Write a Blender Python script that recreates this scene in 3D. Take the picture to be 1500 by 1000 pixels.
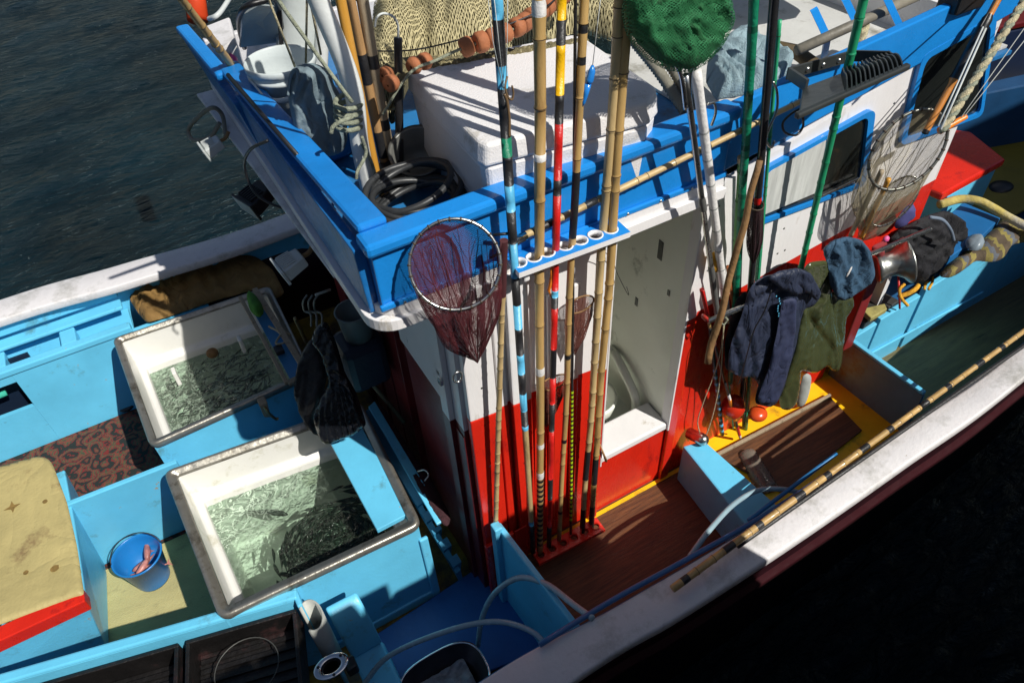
import bpy, math, random
from mathutils import Vector, Matrix, noise
from mathutils.geometry import delaunay_2d_cdt, intersect_point_line
V = Vector
S = bpy.context.scene
COL = S.collection
for o in list(bpy.data.objects): bpy.data.objects.remove(o)
rnd = random.Random(7)

# ---------------------------------------------------------------- camera, light
CAM = V((-1.4297, -1.7523, 3.4908))
ROT = Matrix(((0.86404431, 0.37776023, -0.33275312), (-0.50164996, 0.59078535, -0.63191771), (-0.04212771, 0.71293049, 0.69996812)))
FPX = 1080.0
cd = bpy.data.cameras.new('camera'); cam = bpy.data.objects.new('camera', cd); COL.objects.link(cam)
cam.matrix_world = Matrix.Translation(CAM) @ ROT.to_4x4()
cd.sensor_width = 36; cd.lens = FPX / 1500 * 36; cd.clip_end = 500; cd.clip_start = .05
S.camera = cam
SUN_A, SUN_B = .35, .82           # shadow travel along -x and +y for each metre of drop
sdir = V((SUN_A, -SUN_B, 1)).normalized()
elev = math.asin(sdir.z); azim = math.atan2(sdir.x, sdir.y)
ld = bpy.data.lights.new('sun', 'SUN'); sun = bpy.data.objects.new('sun', ld); COL.objects.link(sun)
sun.rotation_euler = (-sdir).to_track_quat('-Z', 'Y').to_euler()
ld.energy = 4.6; ld.angle = math.radians(.5); ld.color = (1, .965, .89)
w = bpy.data.worlds.new('World'); S.world = w; w.use_nodes = True
nt = w.node_tree; sky = nt.nodes.new('ShaderNodeTexSky'); sky.sky_type = 'NISHITA'; sky.sun_disc = False
sky.sun_elevation = elev; sky.sun_rotation = azim
nt.links.new(sky.outputs[0], nt.nodes['Background'].inputs[0]); nt.nodes['Background'].inputs[1].default_value = .05
S.view_settings.view_transform = 'Standard'; S.view_settings.look = 'None'
S.view_settings.exposure = 0.14; S.view_settings.gamma = 1

# ---------------------------------------------------------------- measuring
def at(px, py, x=None, y=None, z=None):
    r = ROT @ V((px - 750, 500 - py, -FPX))
    if x is not None: s = (x - CAM.x) / r.x
    elif y is not None: s = (y - CAM.y) / r.y
    else: s = (z - CAM.z) / r.z
    return CAM + r * s

# ---------------------------------------------------------------- materials
MATS = {}
def mat(name, col, rough=.5, var=.12, scale=6, bump=.15, bscale=40, metal=0, dirt=None, dirt_amt=0, dirt_scale=5, chip=None, chip_amt=0, chip_scale=14, spec=.5, trans=0, alpha=1, stretch=None, grain=None, emis=None, sheen=0, coat=0, wr=None):
    if name in MATS: return MATS[name]
    m = bpy.data.materials.new(name); m.use_nodes = True; MATS[name] = m
    t = m.node_tree; N = t.nodes; L = t.links; b = N['Principled BSDF']
    tc = N.new('ShaderNodeTexCoord'); mp = N.new('ShaderNodeMapping'); L.new(tc.outputs['Object'], mp.inputs[0])
    if stretch: mp.inputs['Scale'].default_value = stretch
    vec = mp.outputs[0]
    def nz(sc, det=5, ro=.6):
        n = N.new('ShaderNodeTexNoise'); n.inputs['Scale'].default_value = sc; n.inputs['Detail'].default_value = det; n.inputs['Roughness'].default_value = ro
        L.new(vec, n.inputs['Vector']); return n.outputs['Fac']
    def ramp(f, a, c):
        r = N.new('ShaderNodeMapRange'); r.clamp = True; r.inputs[1].default_value = a; r.inputs[2].default_value = c; L.new(f, r.inputs[0]); return r.outputs[0]
    def mix(f, a, c):
        x = N.new('ShaderNodeMix'); x.data_type = 'RGBA'
        if isinstance(f, float): x.inputs[0].default_value = f
        else: L.new(f, x.inputs[0])
        for i, q in ((6, a), (7, c)):
            if isinstance(q, tuple): x.inputs[i].default_value = q
            else: L.new(q, x.inputs[i])
        return x.outputs[2]
    c4 = lambda c: (c[0], c[1], c[2], 1)
    lo = c4([k * (1 - var) for k in col]); hi = c4([min(1, k * (1 + var)) for k in col])
    out = mix(ramp(nz(scale), .3, .7), lo, hi)
    if grain:
        out = mix(ramp(nz(grain[0], 8, .7), .35, .65), out, c4(grain[1]))
    if dirt:
        k = ramp(nz(dirt_scale, 8, .72), .66 - dirt_amt * .35, .76 - dirt_amt * .2); out = mix(k, out, c4(dirt))
    if chip:
        k = ramp(nz(chip_scale, 9, .7), .76 - chip_amt * .3, .775 - chip_amt * .3); out = mix(k, out, c4(chip))
    L.new(out, b.inputs['Base Color'])
    b.inputs['Metallic'].default_value = metal; b.inputs['Specular IOR Level'].default_value = spec
    r = N.new('ShaderNodeMapRange'); L.new(nz(scale * 3), r.inputs[0]); r.inputs[3].default_value = max(.03, rough - .12); r.inputs[4].default_value = min(1, rough + .14); L.new(r.outputs[0], b.inputs['Roughness'])
    if bump:
        bp = N.new('ShaderNodeBump'); bp.inputs['Strength'].default_value = bump; bp.inputs['Distance'].default_value = .01; L.new(nz(bscale), bp.inputs['Height']); L.new(bp.outputs[0], b.inputs['Normal'])
    if wr:
        wn = N.new('ShaderNodeTexNoise'); wn.inputs['Scale'].default_value = wr[0]; wn.inputs['Detail'].default_value = 2; wn.inputs['Distortion'].default_value = 1.2
        wm = N.new('ShaderNodeMapping'); L.new(tc.outputs['Object'], wm.inputs[0]); wm.inputs['Scale'].default_value = (1, 1, .38); wm.inputs['Rotation'].default_value = (.3, .5, .4); L.new(wm.outputs[0], wn.inputs['Vector'])
        w1 = N.new('ShaderNodeMath'); w1.operation = 'SUBTRACT'; w1.inputs[1].default_value = .5; L.new(wn.outputs[0], w1.inputs[0]); w2 = N.new('ShaderNodeMath'); w2.operation = 'ABSOLUTE'; L.new(w1.outputs[0], w2.inputs[0])
        w3 = N.new('ShaderNodeMath'); w3.operation = 'POWER'; w3.inputs[1].default_value = .6; L.new(w2.outputs[0], w3.inputs[0])
        b3 = N.new('ShaderNodeBump'); b3.inputs['Strength'].default_value = wr[1]; b3.inputs['Distance'].default_value = .03; L.new(w3.outputs[0], b3.inputs['Height'])
        if bump: L.new(b3.outputs[0], bp.inputs['Normal'])
        else: L.new(b3.outputs[0], b.inputs['Normal'])
    if trans: b.inputs['Transmission Weight'].default_value = trans
    if alpha < 1: b.inputs['Alpha'].default_value = alpha
    if coat: b.inputs['Coat Weight'].default_value = coat; b.inputs['Coat Roughness'].default_value = .12
    return m
def netmat(name, col, n=90, thr=.22, rough=.8, diag=True, metal=0):
    """threads of a net: opaque where a thread runs, open between (UV in metres)"""
    m = bpy.data.materials.new(name); m.use_nodes = True; MATS[name] = m
    t = m.node_tree; N = t.nodes; L = t.links; b = N['Principled BSDF']
    uv = N.new('ShaderNodeUVMap'); mp = N.new('ShaderNodeMapping'); L.new(uv.outputs[0], mp.inputs[0]); mp.inputs['Scale'].default_value = (n, n, n)
    if diag: mp.inputs['Rotation'].default_value = (0, 0, math.radians(45))
    ns = N.new('ShaderNodeTexNoise'); ns.inputs['Scale'].default_value = .35; L.new(mp.outputs[0], ns.inputs['Vector'])
    ad = N.new('ShaderNodeVectorMath'); ad.operation = 'MULTIPLY_ADD'; L.new(ns.outputs['Color'], ad.inputs[0]); ad.inputs[1].default_value = (1.6, 1.6, 1.6); L.new(mp.outputs[0], ad.inputs[2])
    sp = N.new('ShaderNodeSeparateXYZ'); L.new(ad.outputs[0], sp.inputs[0])
    outs = []
    for i in (0, 1):
        fr = N.new('ShaderNodeMath'); fr.operation = 'FRACT'; L.new(sp.outputs[i], fr.inputs[0])
        lt = N.new('ShaderNodeMath'); lt.operation = 'LESS_THAN'; lt.inputs[1].default_value = thr; L.new(fr.outputs[0], lt.inputs[0]); outs.append(lt.outputs[0])
    mx = N.new('ShaderNodeMath'); mx.operation = 'MAXIMUM'; L.new(outs[0], mx.inputs[0]); L.new(outs[1], mx.inputs[1])
    n2 = N.new('ShaderNodeTexNoise'); n2.inputs['Scale'].default_value = .25; L.new(mp.outputs[0], n2.inputs['Vector'])
    cx = N.new('ShaderNodeMix'); cx.data_type = 'RGBA'; L.new(n2.outputs['Fac'], cx.inputs[0]); cx.inputs[6].default_value = (*[c * .6 for c in col], 1); cx.inputs[7].default_value = (*[min(1, c * 1.4) for c in col], 1)
    L.new(cx.outputs[2], b.inputs['Base Color'])
    L.new(mx.outputs[0], b.inputs['Alpha']); b.inputs['Roughness'].default_value = rough; b.inputs['Metallic'].default_value = metal
    return m

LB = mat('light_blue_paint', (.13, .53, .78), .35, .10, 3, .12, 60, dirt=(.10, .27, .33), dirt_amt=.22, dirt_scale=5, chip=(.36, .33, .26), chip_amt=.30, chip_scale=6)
BB = mat('blue_paint', (.012, .225, .64), .28, .12, 3, .14, 50, chip=(.30, .38, .42), chip_amt=.10, chip_scale=8, dirt=(.01, .10, .28), dirt_amt=.15)
BW = mat('worn_blue_paint', (.012, .15, .42), .32, .25, 5, .5, 30, chip=(.4, .42, .38), chip_amt=.3, chip_scale=12, dirt=(.02, .06, .12), dirt_amt=.35)
WH = mat('white_paint', (.78, .76, .76), .32, .06, 3, .14, 50, dirt=(.42, .37, .28), dirt_amt=.22, dirt_scale=6, stretch=(1.3, 1.3, .35))
WG = mat('gunwale_white', (.68, .66, .67), .5, .09, 4, .3, 40, dirt=(.40, .39, .37), dirt_amt=.45, dirt_scale=4, chip=(.25, .2, .14), chip_amt=.16, chip_scale=7)
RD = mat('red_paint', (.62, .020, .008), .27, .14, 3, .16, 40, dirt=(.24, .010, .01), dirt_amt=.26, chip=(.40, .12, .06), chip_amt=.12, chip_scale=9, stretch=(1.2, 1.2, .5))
RH = mat('hull_red', (.016, .003, .006), .35, .2, 3, .15, 30, dirt=(.03, .006, .01), dirt_amt=.4)
YL = mat('yellow_paint', (.88, .52, .006), .45, .12, 4, .2, 40, dirt=(.30, .15, .02), dirt_amt=.3, dirt_scale=7)
WD = mat('deck_wood', (.155, .062, .022), .5, .2, 3, .3, 30, stretch=(.6, 9, 9), grain=(8, (.055, .022, .010)), dirt=(.03, .015, .01), dirt_amt=.25)
DG = mat('deck_olive', (.18, .145, .06), .6, .2, 3, .3, 30, stretch=(.6, 7, 7), grain=(7, (.12, .10, .045)), dirt=(.03, .03, .02), dirt_amt=.3)
MATF = mat('beige_mat', (.43, .38, .17), .8, .13, 4, .5, 90, dirt=(.22, .19, .10), dirt_amt=.28, dirt_scale=3, stretch=(1, 2.2, 2))
CUSH = mat('cushion_vinyl', (.42, .35, .15), .6, .12, 3, .3, 60, wr=(2.2, .35), dirt=(.20, .13, .06), dirt_amt=.24, dirt_scale=3.4)
FOAM = mat('chest_foam', (.76, .74, .74), .45, .05, 3, .35, 140, dirt=(.45, .42, .36), dirt_amt=.28, dirt_scale=7, chip=(.30, .27, .22), chip_amt=.14, chip_scale=16)
STN = mat('stain_brown', (.13, .07, .03), .8, .3, 12, .3)
BAM = mat('bamboo', (.47, .30, .11), .42, .2, 9, .2, 60, dirt=(.26, .14, .05), dirt_amt=.3, dirt_scale=12, stretch=(1, 1, .25), coat=.2)
BAMG = mat('bamboo_pale', (.50, .36, .17), .42, .2, 9, .2, 60, dirt=(.30, .2, .09), dirt_amt=.3, dirt_scale=14, stretch=(1, 1, .25), coat=.2)
NODE = mat('bamboo_binding', (.055, .035, .02), .6)
BK = mat('black_tape', (.018, .018, .02), .4, .25, 10, .3, 80)
BKP = mat('black_plastic', (.012, .012, .014), .4, .2, 8, .15)
TBL = mat('sky_tape', (.10, .42, .66), .35, .12, 10, .2, 80)
TRD = mat('red_tape', (.55, .015, .012), .3, .25, 10, .3, 80)
TYL = mat('yellow_tape', (.78, .44, .005), .3, .15, 10, .3, 80)
TGR = mat('green_tape', (.008, .19, .10), .3, .2, 10, .5, 60)
TWH = mat('white_tape', (.72, .70, .68), .4, .1, 10, .4, 60)
LIME = mat('lime_tape', (.42, .62, .01), .4)
STL = mat('steel', (.55, .55, .52), .28, .1, 8, .05, metal=1)
CHR = mat('chrome', (.72, .72, .72), .12, .05, 8, 0, metal=1)
RIM = mat('tank_rim_metal', (.40, .38, .33), .34, .25, 6, .25, 30, metal=.75, dirt=(.12, .10, .07), dirt_amt=.45, dirt_scale=6)
FIB = mat('fibreglass', (.74, .73, .69), .35, .06, 3, .15, 30, dirt=(.48, .46, .34), dirt_amt=.24, dirt_scale=4)
GEL = mat('gelcoat_grey', (.78, .80, .72), .4, .06, 3, .1, 30, dirt=(.28, .30, .25), dirt_amt=.14, dirt_scale=5, chip=(.12, .13, .10), chip_amt=.06)
ALG = mat('tank_floor', (.30, .38, .30), .5, .2, 4, .2, 20)
ORF = mat('cork_float', (.36, .125, .05), .75, .18, 10, .4, 60, dirt=(.22, .08, .04), dirt_amt=.3)
ORG = mat('orange_plastic', (.78, .22, .02), .35, .1)
NETB = mat('heaped_net', (.25, .21, .105), .9, .3, 22, 1.0, 260, dirt=(.10, .09, .045), dirt_amt=.55, dirt_scale=55, chip=(.52, .46, .27), chip_amt=.6, chip_scale=90)
GRT = mat('grey_cloth', (.17, .23, .26), .75, .12, 5, .3, 120, wr=(7, .6))
TOW = mat('blue_towel', (.32, .45, .50), .9, .12, 6, 1.0, 200, wr=(8, .6))
NVY = mat('navy_fabric', (.018, .025, .052), .55, .25, 6, .3, 120, wr=(11, .8))
NV2 = mat('faded_navy', (.028, .075, .135), .8, .25, 7, .5, 120, wr=(9, .8))
OLV = mat('olive_rubber', (.056, .066, .028), .18, .1, 3, 0, 20, spec=.6, wr=(3, .3))
BKC = mat('black_fabric', (.009, .009, .012), .8, .3, 8, .5, 100, wr=(8, .8))
BAGM = mat('black_polythene', (.006, .007, .010), .24, .3, 8, .0, 30, spec=.45, wr=(6, .3))
HOSE = mat('black_hose', (.03, .032, .034), .42, .2, 8, .1)
RIBM = mat('ribbed_hose', (.20, .19, .15), .7, .2, 12, .4)
WOO = mat('pole_wood', (.42, .24, .10), .55, .2, 5, .3, 30, stretch=(3, 3, .4), dirt=(.2, .1, .04), dirt_amt=.3)
WOA = mat('amber_wood', (.55, .27, .04), .35, .15, 5, .15, 30, stretch=(3, 3, .4), coat=.3)
WOG = mat('grey_wood', (.34, .27, .18), .7, .2, 5, .4, 30, stretch=(3, 3, .4), dirt=(.14, .1, .06), dirt_amt=.4)
BRK = mat('bark_stick', (.24, .13, .05), .7, .3, 14, .6, 40, dirt=(.08, .05, .02), dirt_amt=.4)
BUC = mat('blue_plastic', (.012, .17, .47), .3, .1, 4, .1)
GRP = mat('green_net_cloth', (.010, .12, .035), .7, .4, 9, .9, 160, wr=(5, .5), dirt=(.006, .05, .018), dirt_amt=.5)
SPG = mat('green_sponge', (.05, .20, .02), .9, .3, 20, 1, 80)
FSH = mat('dark_fish', (.014, .024, .017), .3, .4, 20, .1, metal=.2)
FSL = mat('silver_fish', (.20, .24, .20), .22, .4, 30, .1, metal=.7)
FPK = mat('pink_fish', (.42, .17, .14), .4, .4, 30, .2, dirt=(.2, .08, .08), dirt_amt=.4)
TUB = mat('milky_hose', (.28, .40, .46), .25, .1, 8, .05, spec=.6)
PVC = mat('pvc_grey', (.40, .41, .38), .5, .15, 5, .1, dirt=(.2, .2, .18), dirt_amt=.2)
TARP = mat('brown_tarp', (.23, .13, .035), .8, .3, 5, .4, 60, wr=(5, .9))
GLS = mat('dark_glass', (.012, .014, .013), .06, .3, 3, 0, spec=.8)
FRS = mat('frosted_glass', (.55, .56, .54), .3, .25, 4, .1, stretch=(8, 1, .8))
ROP = mat('rope_grey', (.28, .30, .22), .8, .4, 60, .8, 200)
ROY = mat('yellow_rope', (.72, .36, .02), .7, .3, 40, .8, 200)
ROC = mat('cream_rope', (.50, .44, .28), .8, .4, 60, .8, 200)
LTP = mat('light_plastic', (.52, .55, .54), .4, .08)
CTN = mat('cabin_inside', (.03, .012, .010), .6)
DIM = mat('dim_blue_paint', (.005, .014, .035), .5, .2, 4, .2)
KER = mat('quay_stone', (.22, .21, .19), .85, .25, 3, .5, 20)

# ---------------------------------------------------------------- mesh builder
class G:
    def __init__(s): s.v = []; s.f = []; s.m = []; s.s = []; s.uv = []
    def add(s, vs, fs, m=0, smooth=False, uvs=None):
        b = len(s.v); s.v += [tuple(p) for p in vs]
        s.uv += (uvs if uvs else [(p[0], p[2]) for p in vs])
        for i, f in enumerate(fs):
            s.f.append([b + k for k in f]); s.m.append(m[i] if isinstance(m, list) else m); s.s.append(smooth)
        return s
    def box(s, a, b, m=0):
        x0, y0, z0 = a; x1, y1, z1 = b
        return s.hexa([(x0, y0, z0), (x1, y0, z0), (x1, y1, z0), (x0, y1, z0)], [(x0, y0, z1), (x1, y0, z1), (x1, y1, z1), (x0, y1, z1)], m)
    def hexa(s, lo, hi, m=0):
        n = len(lo); vs = list(lo) + list(hi)
        fs = [list(range(n))[::-1], [n + i for i in range(n)]] + [[i, (i + 1) % n, n + (i + 1) % n, n + i] for i in range(n)]
        return s.add(vs, fs, m)
    def slab(s, pts, off, m=0):
        off = V(off); return s.hexa([V(p) for p in pts], [V(p) + off for p in pts], m)
    def wall(s, pts, th=(0, 0, 0), m=0): return s.slab(pts, th, m)
    def tube(s, pts, r, n=10, m=0, cap=True, seg_m=None):
        pts = [V(p) for p in pts]; k = len(pts); rr = r if isinstance(r, (list, tuple)) else [r] * k
        vs = []; fs = []; ms = []; up = None
        for i, p in enumerate(pts):
            d = (pts[min(i + 1, k - 1)] - pts[max(i - 1, 0)])
            if d.length < 1e-9: d = V((0, 0, 1))
            d.normalize()
            if up is None: up = d.orthogonal().normalized()
            up = (up - d * up.dot(d)); up = up.normalized() if up.length > 1e-6 else d.orthogonal().normalized()
            q = d.cross(up)
            for j in range(n):
                a = 2 * math.pi * j / n; vs.append(p + (up * math.cos(a) + q * math.sin(a)) * rr[i])
        for i in range(k - 1):
            for j in range(n):
                fs.append([i * n + j, i * n + (j + 1) % n, (i + 1) * n + (j + 1) % n, (i + 1) * n + j]); ms.append(seg_m[i] if seg_m else m)
        if cap:
            fs.append([j for j in range(n)][::-1]); ms.append(ms[0]); fs.append([(k - 1) * n + j for j in range(n)]); ms.append(ms[-2])
        return s.add(vs, fs, ms, True)
    def lathe(s, c, prof, n=24, m=0, axis=(0, 0, 1), cap=False, sc=(1, 1)):
        c = V(c); ax = V(axis).normalized(); u = ax.orthogonal().normalized() if abs(ax.z) < .99 else V((1, 0, 0)); u = (u - ax * u.dot(ax)).normalized(); q = ax.cross(u)
        vs = []; fs = []
        for (r, h) in prof:
            for j in range(n):
                a = 2 * math.pi * j / n; vs.append(c + ax * h + (u * math.cos(a) * sc[0] + q * math.sin(a) * sc[1]) * r)
        for i in range(len(prof) - 1):
            for j in range(n): fs.append([i * n + j, i * n + (j + 1) % n, (i + 1) * n + (j + 1) % n, (i + 1) * n + j])
        if cap: fs.append(list(range(n))[::-1]); fs.append([(len(prof) - 1) * n + j for j in range(n)])
        return s.add(vs, fs, m, True)
    def grid(s, fn, nu, nv, m=0, smooth=True, closed=False, us=1, vs_=1):
        vs = []; uv = []; fs = []
        for j in range(nv + 1):
            for i in range(nu + 1):
                vs.append(fn(i / nu, j / nv)); uv.append((i / nu * us, j / nv * vs_))
        for j in range(nv):
            for i in range(nu):
                a = j * (nu + 1) + i; fs.append([a, a + 1, a + nu + 2, a + nu + 1])
        return s.add(vs, fs, m, smooth, uv)
    def ell(s, c, r, m=0, n=12, rot=None):
        c = V(c); vs = []; fs = []; h = n // 2
        for i in range(h + 1):
            t = math.pi * i / h
            for j in range(n):
                a = 2 * math.pi * j / n; p = V((r[0] * math.sin(t) * math.cos(a), r[1] * math.sin(t) * math.sin(a), r[2] * math.cos(t)))
                vs.append(c + (rot @ p if rot else p))
        for i in range(h):
            for j in range(n): fs.append([i * n + j, (i + 1) * n + j, (i + 1) * n + (j + 1) % n, i * n + (j + 1) % n])
        return s.add(vs, fs, m, True)
    def build(s, name, mats, parent=None, bevel=0, solid=0, sub=0, seg=2):
        me = bpy.data.meshes.new(name); me.from_pydata(s.v, [], s.f)
        for mm in (mats if isinstance(mats, (list, tuple)) else [mats]): me.materials.append(mm)
        me.polygons.foreach_set('material_index', s.m); me.polygons.foreach_set('use_smooth', s.s)
        ul = me.uv_layers.new(name='UVMap')
        for l in me.loops: ul.data[l.index].uv = s.uv[l.vertex_index]
        me.update(); o = bpy.data.objects.new(name, me); COL.objects.link(o)
        if parent:
            o.parent = parent; o.matrix_parent_inverse = Matrix.Translation(parent.location).inverted() if parent.location.length else Matrix()
        if solid: q = o.modifiers.new('solid', 'SOLIDIFY'); q.thickness = solid; q.offset = 0
        if bevel: q = o.modifiers.new('bevel', 'BEVEL'); q.width = bevel; q.segments = seg; q.limit_method = 'ANGLE'; q.angle_limit = math.radians(40)
        if sub: q = o.modifiers.new('sub', 'SUBSURF'); q.levels = sub; q.render_levels = sub
        return o
def tag(o, label=None, cat=None, group=None, kind=None):
    if label: o['label'] = label
    if cat: o['category'] = cat
    if group: o['group'] = group
    if kind: o['kind'] = kind
    return o
def thing(name, loc, label, cat, group=None):
    o = bpy.data.objects.new(name, None); o.empty_display_size = .05; COL.objects.link(o); o.location = loc
    return tag(o, label, cat, group)
def lerp(a, b, t): return V(a) * (1 - t) + V(b) * t
def bez(pts, n=12):
    """smooth curve through points (Catmull-Rom)"""
    P = [V(p) for p in pts]; P = [P[0] * 2 - P[1]] + P + [P[-1] * 2 - P[-2]]; out = []
    for i in range(1, len(P) - 2):
        for k in range(n):
            t = k / n; a, b, c, d = P[i - 1:i + 3]
            out.append(.5 * ((2 * b) + (c - a) * t + (2 * a - 5 * b + 4 * c - d) * t * t + (3 * b - a - 3 * c + d) * t ** 3))
    out.append(P[-2]); return out
def sheet(name, outline, plane, N, depth, mats, parent=None, folds=0, fscale=(.02, .006), ang=0, step=9, edge=26, back=.25, seed=0, zfun=None, mfun=None, smooth_edge=2, sub=0, uvn=1, warp=.5, pleat=None):
    """soft body (cloth, bag, heap) with a measured outline, real bulge on both sides and folds.
    plane: dict for at() or a function (px,py)->point; N: outward direction."""
    pt = plane if callable(plane) else (lambda a, b: at(a, b, **plane))
    N = V(N).normalized(); poly = []
    m = len(outline)
    for i in range(m):
        a = V(outline[i]); b = V(outline[(i + 1) % m]); k = max(1, int((b - a).length / step))
        for j in range(k): poly.append(a.lerp(b, j / k))
    m = len(poly)
    for _ in range(smooth_edge): poly = [(poly[i - 1] + poly[i] * 2 + poly[(i + 1) % m]) / 4 for i in range(m)]
    x0 = min(p.x for p in poly); x1 = max(p.x for p in poly); y0 = min(p.y for p in poly); y1 = max(p.y for p in poly)
    def inside(x, y):
        c = False
        for i in range(m):
            a = poly[i]; b = poly[i - 1]
            if (a.y > y) != (b.y > y) and x < (b.x - a.x) * (y - a.y) / (b.y - a.y) + a.x: c = not c
        return c
    def dist(p):
        d = 1e9
        for i in range(m):
            a = poly[i - 1]; b = poly[i]; ab = b - a; t = max(0, min(1, (p - a).dot(ab) / max(1e-9, ab.dot(ab)))); d = min(d, (a + ab * t - p).length)
        return d
    pts = [p.copy() for p in poly]; y = y0; r = 0
    while y < y1:
        x = x0 + (step / 2 if r % 2 else 0)
        while x < x1:
            p = V((x, y))
            if inside(x, y) and dist(p) > step * .55: pts.append(p)
            x += step
        y += step * .87; r += 1
    edges = [(i, (i + 1) % m) for i in range(m)]
    vo, eo, fo, ov, _, _ = delaunay_2d_cdt([V((p.x, p.y)) for p in pts], edges, list(), 1, 1e-5)
    ca, sa = math.cos(ang), math.sin(ang); F = []; B = []; UV = []
    for p in vo:
        d = dist(p); k = min(1, d / edge); dome = math.sqrt(max(0, 1 - (1 - k) ** 2)); base = pt(p.x, p.y)
        u = p.x * ca + p.y * sa; v = -p.x * sa + p.y * ca
        wv = noise.noise(V((u * .012, v * .012, seed + 9))) * warp
        fl = 0
        if folds:
            def rg(q, s_): return (1 - min(1, abs(noise.noise(V((u * fscale[0] * q + wv * (1 + s_ * .2), v * fscale[1] * q * (1 + s_ * .25), seed + s_ * 3.7)))) * 3.4)) ** 1.4 - .35
            fl = folds * (1.25 * rg(1, 0) + .75 * rg(1.9, 1) + .4 * rg(3.6, 2)) * (.3 + .7 * k)
        if pleat:
            per, amp, fx, fy = pleat
            dx, dy = p.x - fx, p.y - fy; R0 = math.hypot(dx, dy); ph = math.atan2(dx, dy) * 130 / per + noise.noise(V((p.x * .012, p.y * .012, seed + 20))) * 1.6
            sn_ = math.sin(ph * 3.14159); fl += amp * (abs(sn_) ** .75 * 1.5 - .8 + .35 * math.sin(ph * 7.1 + 1)) * min(1, R0 / 60) * (.35 + .65 * k)
        z = zfun(p.x, p.y) if zfun else 0
        F.append(base + N * (depth * dome + fl * .6 + z)); B.append(base - N * (depth * back * dome + .002)); UV.append((p.x * .0028 * uvn, p.y * .0028 * uvn))
    g = G(); n = len(vo)
    tri = []
    for f in fo:
        a, b, c = f[:3]
        if (F[b] - F[a]).cross(F[c] - F[a]).dot(N) < 0: f = list(f)[::-1]
        tri.append(list(f))
    ms = [(mfun(sum(vo[i].x for i in f) / 3, sum(vo[i].y for i in f) / 3) if mfun else 0) for f in tri]
    cnt = {}
    for f in tri:
        for i in range(len(f)):
            e = (f[i], f[(i + 1) % len(f)]); cnt[e] = 1
    side = [e for e in cnt if (e[1], e[0]) not in cnt]
    fs = tri + [[i + n for i in f][::-1] for f in tri] + [[b, a, a + n, b + n] for a, b in side]
    mm = ms + ms + [0] * len(side)
    g.add(F + B, fs, mm, True, UV + UV)
    return g.build(name, mats, parent, sub=sub)
def rodmesh(a, b, r0, r1, bands=(), nodes=0, n=10, base=0, bow=0, nodem=None, wob=0, seed=0):
    """pole from a (bottom) to b (top); bands (t0,t1,slot,radius factor); nodes = bamboo joints"""
    a = V(a); b = V(b); ax = (b - a).normalized(); side = ax.orthogonal().normalized()
    ts = {0.0: base, 1.0: base}; cuts = []
    for t0, t1, mslot, rf in bands: cuts += [t0, t1]
    nd = [(i + .5 + (noise.noise(V((i * 3.1, seed, 0.3))) * .9)) / nodes for i in range(nodes)] if nodes else []
    ev = []
    for t in [i / 24 for i in range(25)] + cuts: ev.append((t, 0, 0))
    L = (b - a).length
    for t in nd: ev += [(t - .009 / L, 0, 0), (t - .003 / L, 1, 0), (t - .0015 / L, 1, 1), (t + .0015 / L, 1, 0), (t + .009 / L, 0, 0)]
    ev = sorted(e for e in ev if -1e-9 <= e[0] <= 1.0)
    pts = []; rr = []; sm = []
    for i, (t, bump_, dark) in enumerate(ev):
        tm = (t + (ev[i + 1][0] if i + 1 < len(ev) else t)) / 2
        slot = base; rf = 1
        for t0, t1, s_, f_ in bands:
            if t0 <= tm <= t1: slot = s_; rf = f_
        if dark and slot == base and nodem is not None: slot = nodem
        p = a.lerp(b, t) + side * (math.sin(t * math.pi) * bow)
        if wob: p += V((noise.noise(V((t * 5, seed, 1))), noise.noise(V((t * 5, seed, 5))), 0)) * wob
        pts.append(p); rr.append((r0 + (r1 - r0) * t) * rf * (1.13 if bump_ and slot in (base, nodem) else 1)); sm.append(slot)
    g = G(); g.tube(pts, rr, n, seg_m=sm[:-1] if len(sm) > 1 else None); return g

# ================================================================ SETTING
def water_fn(u, v):
    x = -12 + 30 * u; y = -8 + 30 * v
    return V((x, y, -.95 + .022 * noise.noise(V((x * 1.1, y * 1.9, 0))) + .012 * noise.noise(V((x * 3, y * 4.4, 3)))))
WM = mat('harbour_water', (.0015, .010, .015), .12, .5, .5, 0)
_t = WM.node_tree; _b = _t.nodes['Principled BSDF']; _b.inputs['IOR'].default_value = 1.33; _b.inputs['Specular IOR Level'].default_value = .32; _b.inputs['Specular Tint'].default_value = (.75, .95, 1, 1)
_tc = _t.nodes.new('ShaderNodeTexCoord'); _mp = _t.nodes.new('ShaderNodeMapping'); _mp.inputs['Scale'].default_value = (1.5, 4.2, 3); _mp.inputs['Rotation'].default_value = (0, 0, .35)
_n = _t.nodes.new('ShaderNodeTexNoise'); _n.inputs['Scale'].default_value = 2.6; _n.inputs['Detail'].default_value = 6; _n.inputs['Roughness'].default_value = .55; _n.inputs['Distortion'].default_value = .5
_bp = _t.nodes.new('ShaderNodeBump'); _bp.inputs['Strength'].default_value = .8; _bp.inputs['Distance'].default_value = .16
_t.links.new(_tc.outputs['Object'], _mp.inputs[0]); _t.links.new(_mp.outputs[0], _n.inputs['Vector']); _t.links.new(_n.outputs[0], _bp.inputs['Height']); _t.links.new(_bp.outputs[0], _b.inputs['Normal'])
g = G(); g.grid(water_fn, 150, 150)
R_ = 300
for (x0, y0, x1, y1) in ((-R_, -R_, R_, -8), (-R_, 22, R_, R_), (-R_, -8, -12, 22), (18, -8, R_, 22)):
    g.add([(x0, y0, -.95), (x1, y0, -.95), (x1, y1, -.95), (x0, y1, -.95)], [(0, 1, 2, 3)])
tag(g.build('water', WM), kind='structure')
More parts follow.
